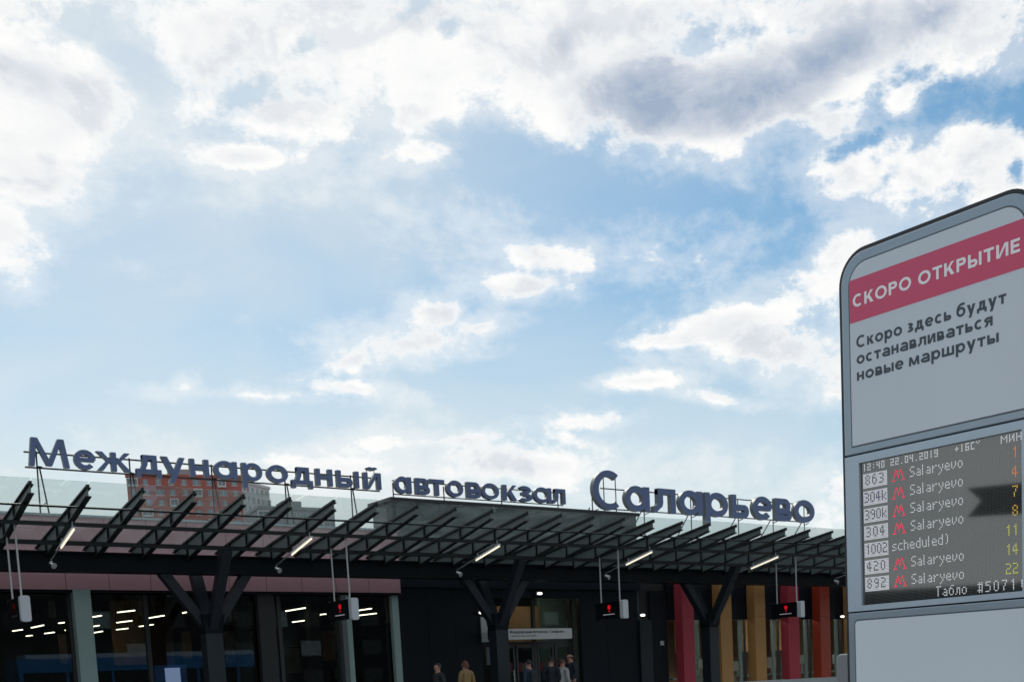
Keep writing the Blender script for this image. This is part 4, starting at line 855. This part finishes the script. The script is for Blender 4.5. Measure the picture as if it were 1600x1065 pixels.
# dot matrix texts, one lamp per dot: 128 columns by 100 rows
F4 = {'0': ' ## #  ##  ##  ##  ##  # ## ', '1': '  #  ##   #   #   #   #   # ', '2': '### ' '   #' '   #' ' ## ' '#   ' '#   ' '####', '3': '### ' '   #' '   #' ' ## ' '   #' '   #' '### ',
 '4': '  # ' ' ## ' '# # ' '# # ' '####' '  # ' '  # ', '5': '####' '#   ' '### ' '   #' '   #' '   #' '### ', '6': ' ## ' '#   ' '### ' '#  #' '#  #' '#  #' ' ## ', '7': '####' '   #' '  # ' '  # ' ' #  ' ' #  ' ' #  ',
 '8': ' ## ' '#  #' '#  #' ' ## ' '#  #' '#  #' ' ## ', '9': ' ## ' '#  #' '#  #' ' ###' '   #' '   #' ' ## ', 'k': '#   ' '#   ' '#  #' '# # ' '##  ' '# # ' '#  #',
 'S': ' ###' '#   ' '#   ' ' ## ' '   #' '   #' '### ', 'a': '    ' '    ' ' ## ' '   #' ' ###' '#  #' ' ###', 'l': '#   ' * 7, 'r': '    ' '    ' '# ##' '##  ' '#   ' '#   ' '#   ',
 'y': '    ' '    ' '#  #' '#  #' ' # #' '  # ' '  # ' ' #  ' '#   ', 'e': '    ' '    ' ' ## ' '#  #' '####' '#   ' ' ###', 'v': '    ' '    ' '#  #' '#  #' '#  #' '# # ' ' #  ', 'o': '    ' '    ' ' ## ' '#  #' '#  #' '#  #' ' ## ',
 's': '    ' '    ' ' ###' '#   ' ' ## ' '   #' '### ', 'c': '    ' '    ' ' ###' '#   ' '#   ' '#   ' ' ###', 'h': '#   ' '#   ' '### ' '#  #' '#  #' '#  #' '#  #', 'd': '   #' '   #' ' ###' '#  #' '#  #' '#  #' ' ###', 'u': '    ' '    ' '#  #' '#  #' '#  #' '#  #' ' ###',
 ')': ' #  ' '  # ' '  # ' '  # ' '  # ' '  # ' ' #  ', '(': '  # ' ' #  ' ' #  ' ' #  ' ' #  ' ' #  ' '  # ', '#': ' # #' '####' ' # #' ' # #' ' # #' '####' ' # #',
 'Т': '####' ' #  ' ' #  ' ' #  ' ' #  ' ' #  ' ' #  ', 'а': '    ' '    ' ' ## ' '   #' ' ###' '#  #' ' ###', 'б': '  ##' ' #  ' '### ' '#  #' '#  #' '#  #' ' ## ', 'л': '    ' '    ' ' ###' ' # #' ' # #' ' # #' '#  #', 'о': '    ' '    ' ' ## ' '#  #' '#  #' '#  #' ' ## ', ' ': '    ' * 7}
F3 = {'0': '#### ## ## ####', '1': ' #  #  #  #  # ', '2': '###  #####  ###', '4': '# ## ####  #  #', '9': '#### ####  ####', '6': '####  #### ####', ':': '    #     #    ', '.': '             # ', '+': '    # ### #    ', 'C': '####  #  #  ###', '˅': '# # #          ', ' ': ' ' * 15}
F4M = {'И': '#  #' '# ##' '# ##' '## #' '#  #', 'Н': '#  ##  ######  ##  #'}
F5 = {'М': '#   #' '## ##' '# # #' '#   #' '#   #', 'И': '#   #' '#  ##' '# # #' '##  #' '#   #', 'Н': '#   #' '#   #' '#####' '#   #' '#   #'}
METRO = ['   #   #   ', '   ## ##   ', '  # # # #  ', '  # # # #  ', '  #  #  #  ', ' #   #   # ', ' #       # ', '###     ###']
def dots(mb, c, r, size=.80):
    if c < 0 or c > 127 or r < 0 or r > 99: return
    u = .0765 + (c + .5) * LP; v = 2.1115 - (r + .5) * LP; s = LP * size / 2
    # each lamp is a small octagonal lens standing 0.6 mm off the face
    o = len(mb.v); n = 6
    for j in range(n): mb.v.append(fK(u + s * math.cos(2 * math.pi * j / n), v + s * math.sin(2 * math.pi * j / n), .0112))
    mb.f.append(tuple(range(o, o + n))); mb.mi.append(0)
def put(mb, font, w, text, c, r, adv=None, dotset=None):
    for ch in text:
        bm = font.get(ch, ' ' * w)
        for i, b in enumerate(bm):
            if b == '#':
                if dotset is not None: dotset.add((c + i % w, r + i // w))
                else: dots(mb, c + i % w, r + i // w)
        c += (adv or (w + 1)) - (2 if ch == 'l' else 0)
    return c
def led(name, mb, m): return tag(obj(name, mb, m, disp), kind='stuff')
q = MB(); put(q, F3, 3, '12:40', 2, 1); put(q, F3, 3, '22.04.2019', 26, 1, 4); put(q, F3, 3, '+16C˅', 78, 1, 4); 
put(q, F5, 5, 'М', 112, 1); put(q, F4M, 4, 'И', 118, 1); put(q, F4M, 4, 'Н', 123, 1)
led('status_line', q, 'led_white')
rows = [('863', 'Salaryevo', '1', 'led_orange'), ('304k', 'Salaryevo', '4', 'led_orange'), ('390k', 'Salaryevo', '7', 'led_amber'), ('304', 'Salaryevo', '8', 'led_amber'), ('1002', 'scheduled)', '11', 'led_yellow'), ('420', 'Salaryevo', '14', 'led_yellow'), ('892', 'Salaryevo', '22', 'led_yellow')]
for i, (num, dest, mins, mm) in enumerate(rows):
    r0 = int(round(8 + 11.95 * i))
    st = set(); n = len(num); adv = 5 if n > 3 else 6; put(None, F4, 4, num, 3 if n == 4 else 4, r0 + 1, adv, st)
    q = MB(); q2 = MB()
    for c in range(2, 23):
        for r in range(r0, r0 + 10):
            if (c, r) in st:
                continue
            dots(q, c, r, .94)
    led('route_number', q, 'led_box')
    if i == 1:
        for c, r in st: dots(q2, c, r, .5)
        led('route_digits', q2, 'led_lilac')
    if dest[0] == 'S':
        q = MB()
        for a, line in enumerate(METRO):
            for b, ch in enumerate(line):
                if ch == '#': dots(q, 27 + b, r0 + 1 + a, .95)
        led('metro_emblem', q, 'led_metro')
        q = MB(); put(q, F4, 4, dest, 42, r0 + 1, 5); led('destination', q, 'led_white')
    else:
        q = MB(); put(q, F4, 4, dest, 26, r0 + 1, 5); led('destination', q, 'led_white')
    q = MB(); put(q, F4, 4, mins, 125 - 5 * len(mins) + 0, r0 + 1, 5); led('minutes', q, mm)
q = MB(); put(q, F4, 4, 'Табло', 62, 91, 5); put(q, F4, 4, '#5071', 94, 91, 6); put(q, F4, 4, '(', 125, 91); led('footer_line', q, 'led_white')

# small grey cabinet whose rounded top shows just left of the pylon's foot
e = empty('grey_post', (4.55, 3.85, .11), 'small grey post with a rounded top peeking out left of the pylon foot', 'post')
pr = rrect(0, .26, .11, 1.30, .03, 'tl tr', 6)
bev(obj('post_body', MB().prism(pr, lambda u, v, d: (4.45 + d, 3.972 - u, v), 0, .2), 'bin_grey', e), .006)
obj('post_base', MB().box(4.42, 4.68, 3.68, 4.0, .105, .15), 'pylon_gasket', e)
